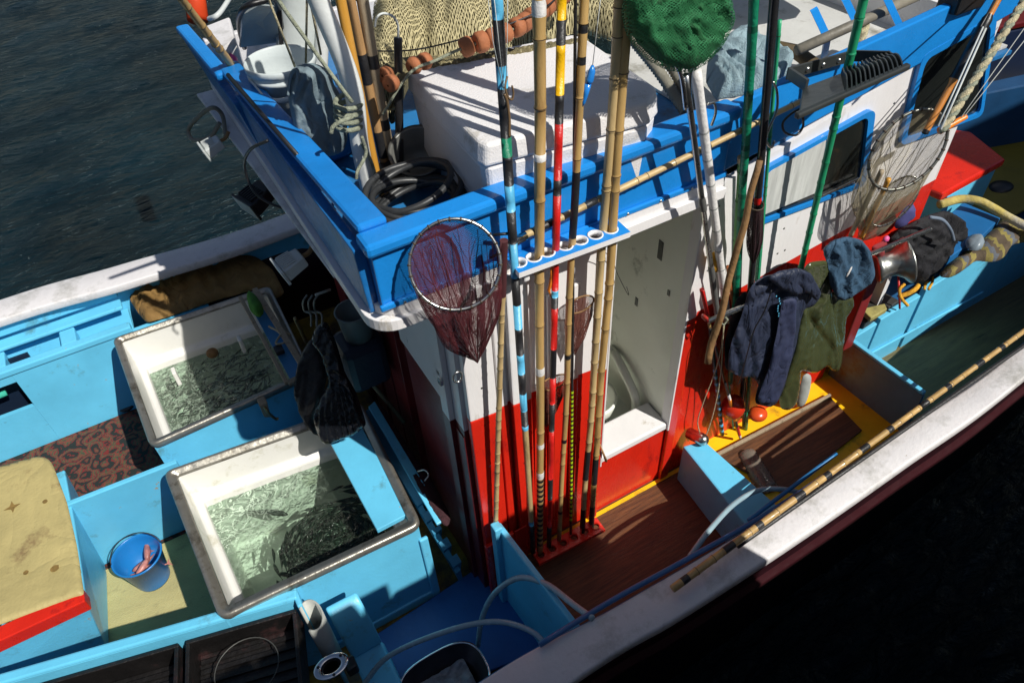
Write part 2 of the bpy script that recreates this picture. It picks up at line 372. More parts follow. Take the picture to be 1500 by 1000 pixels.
# the quay the photographer stands on, behind and below the frame
g = G(); g.box((-9, -9, -3), (12, -2.05, 1.80)); tag(g.build('quay', KER, bevel=.03), kind='structure')
t = thing('shadow_parapet', (-1.5, -2.3, 1.93), 'added unseen parapet on the quay edge, shaped to cast shade on the boat', 'shadow blocker')  # out-of-view wall added to throw shade over gunwale, deck and lower cabin
g = G(); X = [-6 + i * .24 for i in range(34)]
for i in range(len(X) - 1):
    if X[i] > .62: break
    h = 2.86 + .16 * noise.noise(V((X[i] * 1.7, 0, 0))) + (.03 if i % 3 else -.03)
    g.box((X[i] + .004, -2.42, 1.802), (X[i + 1] - .004, -2.08 + .02 * noise.noise(V((X[i] * 5, 1, 0))), h))
g.build('shadow_blocks', KER, t, bevel=.02)

# ================================================================ THE BOAT
boat = thing('fishing_boat', (0, 1, -.9), 'light blue wooden fishing boat with white gunwales, red and white cabin and blue cabin roof', 'boat')
def dense(pts, n=10): return bez(pts, n)
ins = [at(698, 1000, z=.58), at(900, 888, z=.59), at(1100, 771, z=.615), at(1300, 643, z=.66), at(1500, 502, z=.73)]
out = [at(836, 1000, z=.58), at(1000, 900, z=.59), at(1165, 793, z=.615), at(1330, 678, z=.66), at(1500, 554, z=.73)]
print('gunwale', [tuple(round(c, 2) for c in p) for p in ins], [tuple(round(c, 2) for c in p) for p in out])
ins = [V((-4.2, -.55, .66)), V((-2.4, -.78, .6))] + ins + [V((3.6, -.42, .92)), V((5.0, .35, 1.25))]
out = [V((-4.2, -.72, .66)), V((-2.4, -.95, .6))] + out + [V((3.7, -.66, .92)), V((5.2, .22, 1.25))]
I = dense(ins); O = dense(out); n = min(len(I), len(O)); g = G(); th = V((0, 0, -.06)); vs = []
for a, b in zip(I, O): vs += [a, b, b + th, a + th]
fs = []
for i in range(n - 1):
    a = i * 4; b = a + 4
    fs += [(a, b, b + 1, a + 1), (a + 1, b + 1, b + 2, a + 2), (a + 2, b + 2, b + 3, a + 3), (a + 3, b + 3, b, a)]
g.add(vs, fs, 0, True); o = g.build('gunwale', WG, boat, bevel=.012)
# hull side outside, with a rubbing strake, and the planking inside
g = G(); vs = []; prof = [(0, -.055, 0), (.01, -.10, 0), (.012, -.17, 0), (.012, -.19, 1), (-.012, -.20, 1), (-.012, -.235, 1), (.014, -.245, 0), (.06, -.5, 0), (.13, -.9, 0), (.22, -1.7, 0)]
fs = []; ms = []
for b in O:
    for dy, dz, _ in prof: vs.append(b + V((0, dy + .012, dz)))
k = len(prof)
for i in range(len(O) - 1):
    for j in range(k - 1): fs.append((i * k + j, i * k + j + 1, (i + 1) * k + j + 1, (i + 1) * k + j)); ms.append(prof[j][2])
g.add(vs, fs, ms, True); g.build('hull', [RH, mat('strake_paint', (.035, .006, .009), .4)], boat, solid=.02)
g = G(); vs = []
for a in I: vs += [a + V((0, 0, -.03)), a + V((0, .02, -.95))]
g.add(vs, [(i * 2, i * 2 + 1, i * 2 + 3, i * 2 + 2) for i in range(len(I) - 1)], 0, True); g.build('bulwark', mat('bulwark_blue', (.03, .16, .34), .45, .2, 4, .2), boat, solid=.02)
# port side gunwale and bulwark
po = [at(0, 438, z=.62), at(178, 386, z=.62), at(424, 310, z=.62)]; pi_ = [at(0, 468, z=.62), at(192, 412, z=.62), at(436, 332, z=.62)]
print('port', po, pi_)
po = [V((-4.3, 2.72, .66))] + po + [V((1.5, 2.9, .75)), V((3.4, 2.4, .98)), V((5, 1.4, 1.25))]; pi_ = [V((-4.3, 2.55, .66))] + pi_ + [V((1.5, 2.68, .75)), V((3.3, 2.2, .98)), V((4.8, 1.3, 1.25))]
I2 = dense(pi_); O2 = dense(po); g = G(); vs = []
for a, b in zip(I2, O2): vs += [a, b, b + th, a + th]
fs = []
for i in range(len(I2) - 1):
    a = i * 4; b = a + 4; fs += [(a, b, b + 1, a + 1), (a + 1, b + 1, b + 2, a + 2), (a + 2, b + 2, b + 3, a + 3), (a + 3, b + 3, b, a)]
g.add(vs, fs, 0, True); g.build('gunwale', WG, boat, bevel=.012)
g = G(); vs = []
for b in O2: vs += [b + V((0, -.01, -.05)), b + V((0, -.05, -.5)), b + V((0, -.25, -1.7))]
g.add(vs, [q for i in range(len(O2) - 1) for q in ((i * 3, i * 3 + 1, i * 3 + 4, i * 3 + 3), (i * 3 + 1, i * 3 + 2, i * 3 + 5, i * 3 + 4))], 0, True); g.build('hull', RH, boat, solid=.02)
# port inner side: bulwark, capping line, trough with dividers, long front panel
def pp(x, y, z): return V((x, y, z))
g = G()
g.box((-4.2, 2.74, -.2), (-.6, 2.78, .57)); g.box((-4.2, 2.70, .47), (-1.93, 2.738, .575))
g.box((-4.2, 2.60, .435), (-1.93, 2.697, .46)); g.box((-4.2, 2.42, .32), (-1.92, 2.735, .345))
g.box((-4.2, 2.39, .40), (-1.92, 2.45, .445)); 
g.build('side_shelf', LB, boat, bevel=.008)
for x in (-2.32, -2.72, -3.1, -3.5):
    g = G(); g.box((x, 2.452, .347), (x + .09, 2.60, .44)); g.build('divider', LB, boat, bevel=.008)
g = G(); zt = .398
x_h0, x_h1, zh0, zh1 = -3.4, -2.62, .12, .34
g.box((-4.2, 2.40, -.25), (x_h0, 2.43, zt)); g.box((x_h1, 2.40, -.25), (-1.45, 2.43, zt)); g.box((x_h0 + .001, 2.401, -.25), (x_h1 - .001, 2.43, zh0)); g.box((x_h0 + .001, 2.401, zh1), (x_h1 - .001, 2.43, zt))
g.build('side_panel', LB, boat)
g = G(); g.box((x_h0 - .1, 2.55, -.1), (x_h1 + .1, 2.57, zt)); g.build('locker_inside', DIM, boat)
g = G(); g.tube([(-3.4, 2.47, .2), (-2.72, 2.47, .24)], .02, 12); tag(g.build('green_tube', mat('mint_plastic', (.05, .42, .30), .4)), 'mint green plastic tube inside the slot of the port side locker', 'tube')

# decks
g = G(); g.slab([(-4.2, -.75, -.24), (-.62, -.75, -.24), (-.62, 2.72, -.24), (-4.2, 2.5, -.24)], (0, 0, .02)); g.build('aft_deck', mat('aft_deck_yellow', (.30, .18, .015), .6, .3, 4, .3, dirt=(.05, .03, .015), dirt_amt=.75), boat)
g = G(); g.slab([(-.62, -.78, -.02), (.56, -.72, -.02), (.56, .02, -.02), (-.62, .02, -.02)], (0, 0, .02)); g.build('side_deck', WD, boat)
g = G(); g.slab([(.56, -.72, .075), (1.74, -.64, .075), (1.74, .06, .075), (.56, .06, .075)], (0, 0, .025)); g.build('deck_margin', YL, boat)
hp = [at(1050, 670, z=.106), at(1214, 582, z=.106), at(1262, 632, z=.106), at(1146, 722, z=.106)]
g = G(); g.slab(hp, (0, 0, .015), 0); g.build('deck_hatch', WD, boat, bevel=.004)
g = G(); a = at(1046, 672, z=.118); b = at(1217, 582, z=.118); g.slab([a, b, b + V((.004, .018, 0)), a + V((.004, .018, 0))], (0, 0, .02)); g.build('hatch_batten', WOG, boat, bevel=.003)
g = G(); a = at(980, 680, z=0); g.slab([(-.6, -.001, .001), (.55, -.001, .001), (.55, -.022, .001), (-.6, -.022, .001)], (0, 0, .006)); g.build('deck_edging', YL, boat)
g = G(); g.slab([(1.74, -.70, 0), (4.2, -.5, .1), (4.2, .1, .1), (1.74, .0, 0)], (0, 0, .025)); g.build('forward_deck', DG, boat)
# bulkheads across the side deck
def plate(name, top, zb, th, m, cap=None, dx=0, b=.006):
    g = G(); tp = [V(p) for p in top]; d = (tp[1] - tp[0]).normalized(); nrm = V((d.y, -d.x, 0)).normalized() * th
    lo = [V((p.x + dx, p.y, zb)) for p in tp]
    g.hexa([lo[0], lo[1], lo[1] + nrm, lo[0] + nrm], [tp[0], tp[1], tp[1] + nrm, tp[0] + nrm]); return g.build(name, m, boat, bevel=b)
plate('bulkhead', [at(733, 764, z=.5), at(850, 915, z=.5)], -.22, .028, LB)
g = G(); p = at(729, 768, z=.52); g.box((p.x - .03, p.y - .03, -.2), (p.x + .012, p.y + .02, .525)); g.build('bulkhead_post', LB, boat, bevel=.006)
tl, tr, br_, bl = at(1000, 653, z=.3), at(1031, 644, z=.3), at(1148, 748, z=.3), at(1098, 775, z=.3)
g = G(); g.hexa([V((p.x, p.y, 0)) for p in (tl, bl, br_, tr)], [tl, bl, br_, tr]); g.build('thwart', LB, boat, bevel=.01)
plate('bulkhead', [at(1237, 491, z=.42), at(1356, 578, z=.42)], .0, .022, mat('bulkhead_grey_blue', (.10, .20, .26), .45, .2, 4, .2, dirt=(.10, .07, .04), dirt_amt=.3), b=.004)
g = G(); a = at(1236, 489, z=.425); b = at(1356, 576, z=.425); d = (b - a).normalized(); nn = V((d.y, -d.x, 0)) * .03
g.slab([a, b, b + nn, a + nn], (0, 0, .02)); g.build('bulkhead_cap', LB, boat, bevel=.006)
# raised side platform forward of the cabin door side
g = G()
A = [(1.70, .43), (1.9, .45), (1.92, .47), (2.25, .50), (2.28, .53), (3.1, .64), (4.0, .76)]
for i in range(len(A) - 1):
    (x0, z0), (x1, z1) = A[i], A[i + 1]
    if x1 - x0 < .05: continue
    g.hexa([(x0, -.035, 0), (x1, -.035, .02), (x1, 0, .02), (x0, 0, 0)], [(x0, -.035, z0), (x1, -.035, z1), (x1, 0, z1), (x0, 0, z0)])
g.build('platform_face', LB, boat, bevel=.006)
g = G(); g.hexa([(1.72, 0, .2), (4.2, 0, .3), (4.2, 1.6, .3), (1.72, .1, .2)], [(1.72, 0, .36), (4.2, 0, .58), (4.2, 1.6, .58), (1.72, .1, .36)]); g.build('platform', mat('platform_blue', (.02, .10, .24), .4, .2, 4, .2), boat)
g = G(); g.box((1.74, -.05, .17), (3.0, -.036, .19)); g.build('platform_strip', LB, boat, bevel=.004)

# cabin: side wall with door opening, boards, red below and white above
def zr(x):
    P_ = [(-.73, 1.235), (-.06, 1.155), (.45, 1.22), (2.2, 1.40)]
    for (a, za), (b, zb) in zip(P_, P_[1:]):
        if x <= b: return za + (zb - za) * (x - a) / (b - a)
    return 1.4
def ztop(x): return 1.86 if x < .42 else 1.955 + .152 * (x - .42)
TH = .03
def board(g, x0, x1, y0, zb=-.22, zt=None, th=TH):
    for (za0, za1, zb0, zb1, s_) in ((zb, zr(x0), zb, zr(x1), 0), (zr(x0), zt or ztop(x0), zr(x1), zt or ztop(x1), 1)):
        g.hexa([(x0, y0, za0), (x1, y0, zb0), (x1, y0 + th, zb0), (x0, y0 + th, za0)], [(x0, y0, za1), (x1, y0, zb1), (x1, y0 + th, zb1), (x0, y0 + th, za1)], s_)
g = G()
board(g, -.72, .0 - .055, .012); board(g, .372, 1.62, .012, zb=0); board(g, 1.621, 1.97, .012, zb=1.02)
for s_, z0, z1 in ((0, -.02, .44), (1, 1.845, 1.86)):
    g.box((-.055, .012, z0), (.372, .042, z1), s_)
g.build('side_wall', [RD, WH], boat)
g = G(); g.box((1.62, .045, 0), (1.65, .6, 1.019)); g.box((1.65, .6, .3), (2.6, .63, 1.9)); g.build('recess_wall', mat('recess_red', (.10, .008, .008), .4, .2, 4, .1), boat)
g = G()
for x0, x1, y0 in ((-.725, -.60, -.022), (-.585, -.545, -.006), (-.53, -.44, -.02), (-.115, -.062, -.018), (.372, .43, -.012)): board(g, x0, x1, y0, zb=.0, zt=1.845, th=abs(y0) + .011)
for x0, x1 in ((-.35, -.318), (-.235, -.2)): board(g, x0, x1, -.004, zb=.1, zt=1.70, th=.015)
g.build('pilaster', [RD, WH], boat, bevel=.006)
g = G(); g.box((-.735, -.045, -.2), (-.58, -.023, .32)); g.box((-.57, -.03, -.2), (-.50, -.021, .30)); g.build('kick_board', RD, boat, bevel=.012)
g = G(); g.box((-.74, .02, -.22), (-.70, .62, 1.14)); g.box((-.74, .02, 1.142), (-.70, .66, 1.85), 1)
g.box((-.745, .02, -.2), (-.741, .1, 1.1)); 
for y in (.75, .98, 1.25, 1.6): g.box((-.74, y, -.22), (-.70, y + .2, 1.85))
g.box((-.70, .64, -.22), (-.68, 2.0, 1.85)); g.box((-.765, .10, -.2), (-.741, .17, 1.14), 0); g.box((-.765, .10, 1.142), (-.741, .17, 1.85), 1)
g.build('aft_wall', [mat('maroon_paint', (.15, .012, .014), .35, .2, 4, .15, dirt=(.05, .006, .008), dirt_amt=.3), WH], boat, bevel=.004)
g = G(); g.box((1.965, .045, 0), (2.0, 2.0, 2.15)); g.box((-.7, 1.97, -.2), (2.0, 2.0, 1.85)); g.build('far_wall', WH, boat)
# inside the doorway: a grey moulded compartment
g = G()
g.box((.374, .043, .3), (.40, .95, 1.86)); g.box((-.4, .93, .3), (.40, .95, 1.86)); g.box((-.42, .045, .3), (-.40, .95, 1.86)); g.box((-.4, .045, .28), (.40, .95, .30)); g.box((-.4, .045, 1.855), (.42, .95, 1.865))
g.build('compartment', GEL, boat)
g = G(); g.box((-.053, -.004, .45), (.37, .17, .50)); g.box((-.053, .05, .30), (.37, .17, .45)); g.build('door_sill', WH, boat, bevel=.01)
g = G(); g.lathe((.17, .40, .31), [(.0, .012), (.07, .012), (.10, .06), (.125, .13), (.14, .14), (.145, .12), (.12, .02), (.1, 0)], 28); g.build('basin', GEL, boat)
g = G(); g.tube(bez([(.36, .50, .62), (.34, .42, .64), (.33, .30, .58), (.33, .22, .50), (.33, .21, .36)]), .024, 12); g.build('pipe', GEL, boat)
g = G(); g.box((.371, .20, 1.42), (.374, .23, 1.52)); g.box((.371, .33, 1.05), (.374, .35, 1.1)); g.box((.371, .12, 1.27), (.374, .135, 1.30)); g.build('latch_marks', BKP, boat)
g = G(); g.box((.362, -.016, .45), (.374, .044, 1.86)); g.box((-.064, -.02, .45), (-.054, .044, 1.86)); g.build('door_frame', WH, boat, bevel=.004)

# roof: slab with rounded corner, bulwark, rail
def rounded(x0, x1, y0, y1, r, z):
    pts = [V((x0 + r - r * math.cos(a), y0 + r - r * math.sin(a), z)) for a in [i * math.pi / 16 for i in range(9)]]
    return pts + [V((x1, y0, z)), V((x1, y1, z)), V((x0, y1, z))]
g = G(); g.slab(rounded(-1.02, .43, -.045, 2.1, .10, 1.865), (0, 0, .045)); g.slab(rounded(-.99, .43, -.03, 2.1, .09, 1.911), (0, 0, .04)); g.box((-1.0, .02, 1.862), (-.96, 2.1, 1.868)); g.build('roof_slab', WH, boat, bevel=.008)
g = G(); g.box((-.95, .03, 1.952), (2.2, 2.1, 1.97)); g.build('roof_deck', mat('roof_deck_blue', (.02, .17, .42), .4, .2, 3, .2, dirt=(.05, .08, .12), dirt_amt=.3), boat)
def zb(x): return 1.952 if x < .43 else 1.957 + .152 * (x - .43)
def zt(x): return 2.205 + .045 * max(0, x)
g = G()
def bul(x0, x1, y0, y1, lo, hi): g.hexa([(x0, y0, lo(x0)), (x1, y0, lo(x1)), (x1, y1, lo(x1)), (x0, y1, lo(x0))], [(x0, y0, hi(x0)), (x1, y0, hi(x1)), (x1, y1, hi(x1)), (x0, y1, hi(x0))])
bul(-.97, .43, -.02, .02, zb, zt); bul(.432, 2.05, -.008, .03, zb, lambda x: zt(x) + .05 * (x - .43))
g.build('roof_bulwark', BB, boat, bevel=.006)
g = G(); bul(-.99, .44, -.048, .045, lambda x: zt(x) - .035, lambda x: zt(x) + .012); g.build('roof_rail', BB, boat, bevel=.014)
g = G(); bul(-.98, .43, -.036, -.0205, lambda x: 1.953, lambda x: 1.975); g.build('roof_moulding', BB, boat, bevel=.005)
g = G(); g.hexa([(-1.0, .025, 1.915), (-1.0, 2.0, 1.915), (-.965, 2.0, 1.915), (-.965, .025, 1.915)], [(-1.01, .025, 2.17), (-1.03, 1.25, 2.17), (-.99, 1.25, 2.17), (-.97, .025, 2.17)]); g.hexa([(-1.0, 1.252, 1.915), (-1.02, 2.02, 1.915), (-.98, 2.02, 1.915), (-.965, 1.252, 1.915)], [(-1.05, 1.252, 2.14), (-1.09, 2.05, 2.20), (-1.05, 2.05, 2.20), (-1.01, 1.252, 2.14)]); g.build('roof_bulwark', BW, boat, bevel=.006)
a, b = at(527, 338, z=2.21), at(324, 104, z=2.21)
g = G(); g.slab([a + V((-.012, -.02, 0)), b + V((-.012, 0, 0)), b + V((.075, 0, 0)), a + V((.085, -.02, 0))], (0, 0, .03)); g.build('roof_rail', mat('chipped_rail_blue', (.012, .20, .58), .3, .15, 4, .2, 40, chip=(.5, .38, .22), chip_amt=.2, chip_scale=10), boat, bevel=.012)
a, b = at(330, 118, z=2.20), at(266, 48, z=2.20)
g = G(); g.slab([a + V((-.03, 0, 0)), b + V((-.02, 0, 0)), b + V((.04, 0, 0)), a + V((.03, 0, 0))], (0, 0, .035)); g.build('roof_rail', BB, boat, bevel=.012)
g = G(); g.slab([(-1.02, .35, 1.84), (-1.0, .35, 1.84), (-1.0, 2.1, 1.84), (-1.10, 2.1, 1.84), (-1.06, 1.3, 1.84)], (0, 0, .02)); 
g.box((-1.0, 1.95, 1.95), (.6, 1.99, 2.15)); g.build('white_ledge', WG, boat, bevel=.006)
# rod rack on the roof side: a board with seven holes
def rackboard(name, c0, c1, wdt, z, th, holes, hr, top, side):
    """board from c0 to c1 (x,y centre line) with round holes"""
    g = G(); c0 = V((*c0, z)); c1 = V((*c1, z)); d = (c1 - c0); L = d.length; d.normalize(); q = V((-d.y, d.x, 0))
    pos = [h * L for h in holes]; cuts = [0] + [(a + b) / 2 for a, b in zip(pos, pos[1:])] + [L]; n = 24
    for i, p in enumerate(pos):
        a, b = cuts[i], cuts[i + 1]; ring = []; outer = []
        for k in range(n):
            t = 2 * math.pi * k / n; cx, cy = math.cos(t), math.sin(t)
            ring.append((p + cx * hr, cy * hr))
            hx = (b - p) if cx > 0 else (p - a); sc = min(hx / abs(cx) if abs(cx) > 1e-6 else 9, wdt / 2 / abs(cy) if abs(cy) > 1e-6 else 9)
            outer.append((p + cx * sc, cy * sc))
        # snap nearest ring vertex to corners
        for (cxx, cyy) in ((a, -wdt / 2), (b, -wdt / 2), (b, wdt / 2), (a, wdt / 2)):
            j = min(range(n), key=lambda k: (outer[k][0] - cxx) ** 2 + (outer[k][1] - cyy) ** 2); outer[j] = (cxx, cyy)
        P3 = lambda uv, dz: c0 + d * uv[0] + q * uv[1] + V((0, 0, dz))
        vs = [P3(r, 0) for r in ring] + [P3(r, 0) for r in outer] + [P3(r, -th) for r in ring] + [P3(r, -th) for r in outer]
        fs = []; ms = []
        for k in range(n):
            k2 = (k + 1) % n
            fs += [(k, n + k, n + k2, k2), (2 * n + k2, 3 * n + k2, 3 * n + k, 2 * n + k), (k2, 2 * n + k2, 2 * n + k, k)]; ms += [0, 1, 1]
            e0, e1 = outer[k], outer[k2]
            on_edge = (abs(abs(e0[1]) - wdt / 2) < 1e-6 and abs(abs(e1[1]) - wdt / 2) < 1e-6) or (i == 0 and abs(e0[0]) < 1e-6 and abs(e1[0]) < 1e-6) or (i == len(pos) - 1 and abs(e0[0] - L) < 1e-6 and abs(e1[0] - L) < 1e-6)
            if on_edge: fs.append((n + k, 3 * n + k, 3 * n + k2, n + k2)); ms.append(1)
        g.add(vs, fs, ms)
        g.lathe(P3((p, 0), .0), [(hr + .003, -th - .001), (hr - .0015, -th - .001), (hr - .0015, .002), (hr + .0045, .002), (hr + .0045, -.001)], 24, 1)
    return g.build(name, [top, side], boat)
RZ = 1.975
hole_px = [(785, 377), (803, 369), (823, 358), (849, 350), (871, 341), (891, 333)]
fl, fr, brr, bll = at(763, 403, z=RZ), at(922, 339, z=RZ), at(903, 320, z=RZ), at(738, 374, z=RZ)
c0 = (fl + bll) / 2; c1 = (fr + brr) / 2; L0 = (c1 - c0).length
holes3 = [at(*p, z=RZ) for p in ((765, 390), (784, 379), (803, 371), (827, 359), (849, 351), (871, 343), (892, 334))]
hs = [max(.05, min(.95, (h - c0).dot((c1 - c0).normalized()) / L0)) for h in holes3]
print('rack', c0, c1, (fl - bll).length, hs)
rackboard('rod_rack', (c0.x, c0.y + .0), (c1.x, c1.y + .0), .095, RZ, .022, hs, .0235, BB, WH)
g = G(); g.box((-.50, -.10, 1.90), (-.475, -.03, 1.951)); g.box((-.14, -.10, 1.90), (-.115, -.03, 1.951)); g.build('rack_bracket', WH, boat, bevel=.008)
HOLE = [c0.lerp(c1, h) for h in hs]
b0, b1 = at(784, 816, z=.1), at(880, 766, z=.1)
rackboard('rod_foot_rack', (b0.x, b0.y), (b1.x, b1.y), .085, .1, .02, [(i + .5) / 6 for i in range(6)], .02, RD, RD)
FOOT = [b0.lerp(b1, (i + .5) / 6) for i in range(6)]

# windows
def window(pts, inner, glass_split=None, w=.035):
    f = G(); n = len(pts); P3 = [V((x, -.010, z)) for x, z in pts]; c = sum(P3, V()) / n
    Q3 = [V((x, -.010, z)) for x, z in inner]
    vs = P3 + Q3 + [p + V((0, .024, 0)) for p in P3] + [p + V((0, .024, 0)) for p in Q3]; fs = []
    for i in range(n):
        j = (i + 1) % n; fs += [(i, j, n + j, n + i), (2 * n + i, 2 * n + j, j, i), (n + i, n + j, 3 * n + j, 3 * n + i)]
    f.add(vs, fs); return f.build('window', BB, boat), Q3
def rquad(c, r=.05, k=5):
    """rounded quad from 4 corners (x,z)"""
    o = []
    for i in range(4):
        p = V(c[i]); a = (V(c[i - 1]) - p).normalized() * r; b = (V(c[(i + 1) % 4]) - p).normalized() * r
        for j in range(k + 1):
            t = j / k; q = p + a * (1 - t) ** 2 + b * t ** 2; o.append((q.x, q.y))
    return o
def shrink(c, d):
    m = V((sum(p[0] for p in c) / 4, sum(p[1] for p in c) / 4)); return [tuple(V(p) + (m - V(p)).normalized() * d * 1.41) for p in c]
def wallpt(px, py): p = at(px, py, y=-.01); return (p.x, p.z)
W1 = [wallpt(1112, 254), wallpt(1284, 158), wallpt(1268, 272), wallpt(1106, 333)]
W2 = [wallpt(1352, 82), wallpt(1462, 20), wallpt(1440, 170), wallpt(1318, 215)]
wf1, q = window(rquad(W1), rquad(shrink(W1, .03), .04))
inn = rquad(shrink(W1, .03), .04)
g = G(); g.slab([V((x, .004, z)) for x, z in inn], (0, .004, 0)); g.build('pane', GLS, wf1)
sl = [wallpt(1122, 262), wallpt(1211, 198), wallpt(1200, 292), wallpt(1118, 330)]
g = G(); g.slab([V((x, -.003, z)) for x, z in rquad([wallpt(1110, 266), wallpt(1214, 196), wallpt(1202, 282), wallpt(1108, 322)], .03)], (0, .005, 0)); g.build('sliding_pane', FRS, wf1, bevel=.003)
g = G(); a, b = wallpt(1198, 290), wallpt(1256, 262); g.slab([V((a[0], -.02, a[1])), V((b[0], -.02, b[1])), V((b[0], .0, b[1])), V((a[0], .0, a[1]))], (0, 0, .012)); g.build('track', STL, wf1, bevel=.003)
wf2, q = window(rquad(W2), rquad(shrink(W2, .028), .05)); 
g = G(); g.slab([V((x, .004, z)) for x, z in rquad(shrink(W2, .028), .05)], (0, .004, 0)); g.build('pane', GLS, wf2)

# ================================================================ AFT: TANKS, BENCH, FLOOR
g = G(); g.slab([(-3.3, -.1, -.212), (-1.93, -.1, -.212), (-1.93, 1.245, -.212), (-3.3, 1.265, -.212)], (0, 0, .008)); 
mt = g.build('floor_mat', MATF); tag(mt, 'worn beige floor mat beneath the blue bucket', 'mat')
# patterned carpet
CP = bpy.data.materials.new('carpet_pattern'); CP.use_nodes = True; t_ = CP.node_tree; N = t_.nodes; L = t_.links; b_ = N['Principled BSDF']; b_.inputs['Roughness'].default_value = .95
tc = N.new('ShaderNodeTexCoord'); mp = N.new('ShaderNodeMapping'); mp.inputs['Scale'].default_value = (1, 1, 1); L.new(tc.outputs['Object'], mp.inputs[0])
n1 = N.new('ShaderNodeTexNoise'); n1.inputs['Scale'].default_value = 9; n1.inputs['Detail'].default_value = 1; L.new(mp.outputs[0], n1.inputs['Vector'])
ad = N.new('ShaderNodeVectorMath'); ad.operation = 'MULTIPLY_ADD'; L.new(n1.outputs['Color'], ad.inputs[0]); ad.inputs[1].default_value = (.14, .14, .14); L.new(mp.outputs[0], ad.inputs[2])
vo = N.new('ShaderNodeTexVoronoi'); vo.inputs['Scale'].default_value = 9; vo.feature = 'F1'; L.new(ad.outputs[0], vo.inputs['Vector'])
sn = N.new('ShaderNodeMath'); sn.operation = 'MULTIPLY'; sn.inputs[1].default_value = 15; L.new(vo.outputs['Distance'], sn.inputs[0])
si = N.new('ShaderNodeMath'); si.operation = 'SINE'; L.new(sn.outputs[0], si.inputs[0])
n3 = N.new('ShaderNodeTexNoise'); n3.inputs['Scale'].default_value = 70; L.new(mp.outputs[0], n3.inputs['Vector'])
a3 = N.new('ShaderNodeMath'); a3.operation = 'MULTIPLY_ADD'; L.new(n3.outputs[0], a3.inputs[0]); a3.inputs[1].default_value = 2.6; L.new(si.outputs[0], a3.inputs[2])
cr = N.new('ShaderNodeValToRGB'); cr.color_ramp.interpolation = 'CONSTANT'; e = cr.color_ramp.elements
mr = N.new('ShaderNodeMapRange'); mr.inputs[1].default_value = -.2; mr.inputs[2].default_value = 2.8; L.new(a3.outputs[0], mr.inputs[0]); L.new(mr.outputs[0], cr.inputs[0])
e[0].color = (.012, .018, .016, 1); e[0].position = 0; e[1].position = .36; e[1].color = (.16, .018, .015, 1)
x = e.new(.58); x.color = (.03, .05, .035, 1); x = e.new(.68); x.color = (.075, .07, .03, 1); x = e.new(.80); x.color = (.20, .03, .025, 1); x = e.new(.92); x.color = (.014, .02, .018, 1)
L.new(cr.outputs[0], b_.inputs['Base Color'])
g = G(); g.slab([(-3.3, 1.235, -.214), (-1.90, 1.235, -.214), (-1.90, 2.39, -.214), (-3.3, 2.39, -.214)], (0, 0, .012)); cpt = g.build('carpet', CP); tag(cpt, 'red and dark patterned carpet behind the bench', 'carpet')
g = G(); g.hexa([(-2.60, 1.27, -.2), (-1.90, 1.25, -.2), (-1.90, 1.28, -.2), (-2.60, 1.30, -.2)], [(-2.47, 1.21, .42), (-1.90, 1.185, .42), (-1.90, 1.215, .42), (-2.47, 1.24, .42)]); g.build('divider_board', LB, boat, bevel=.006)
g = G(); p = at(184, 607, z=-.2); g.lathe((p.x + .02, p.y + .06, -.19), [(0, .0), (.05, .0), (.055, .01), (.05, .02), (.0, .022)], 20); tag(g.build('drain_cap', BKP, bevel=0), 'small round dark cap on the carpet against the first tank', 'cap')

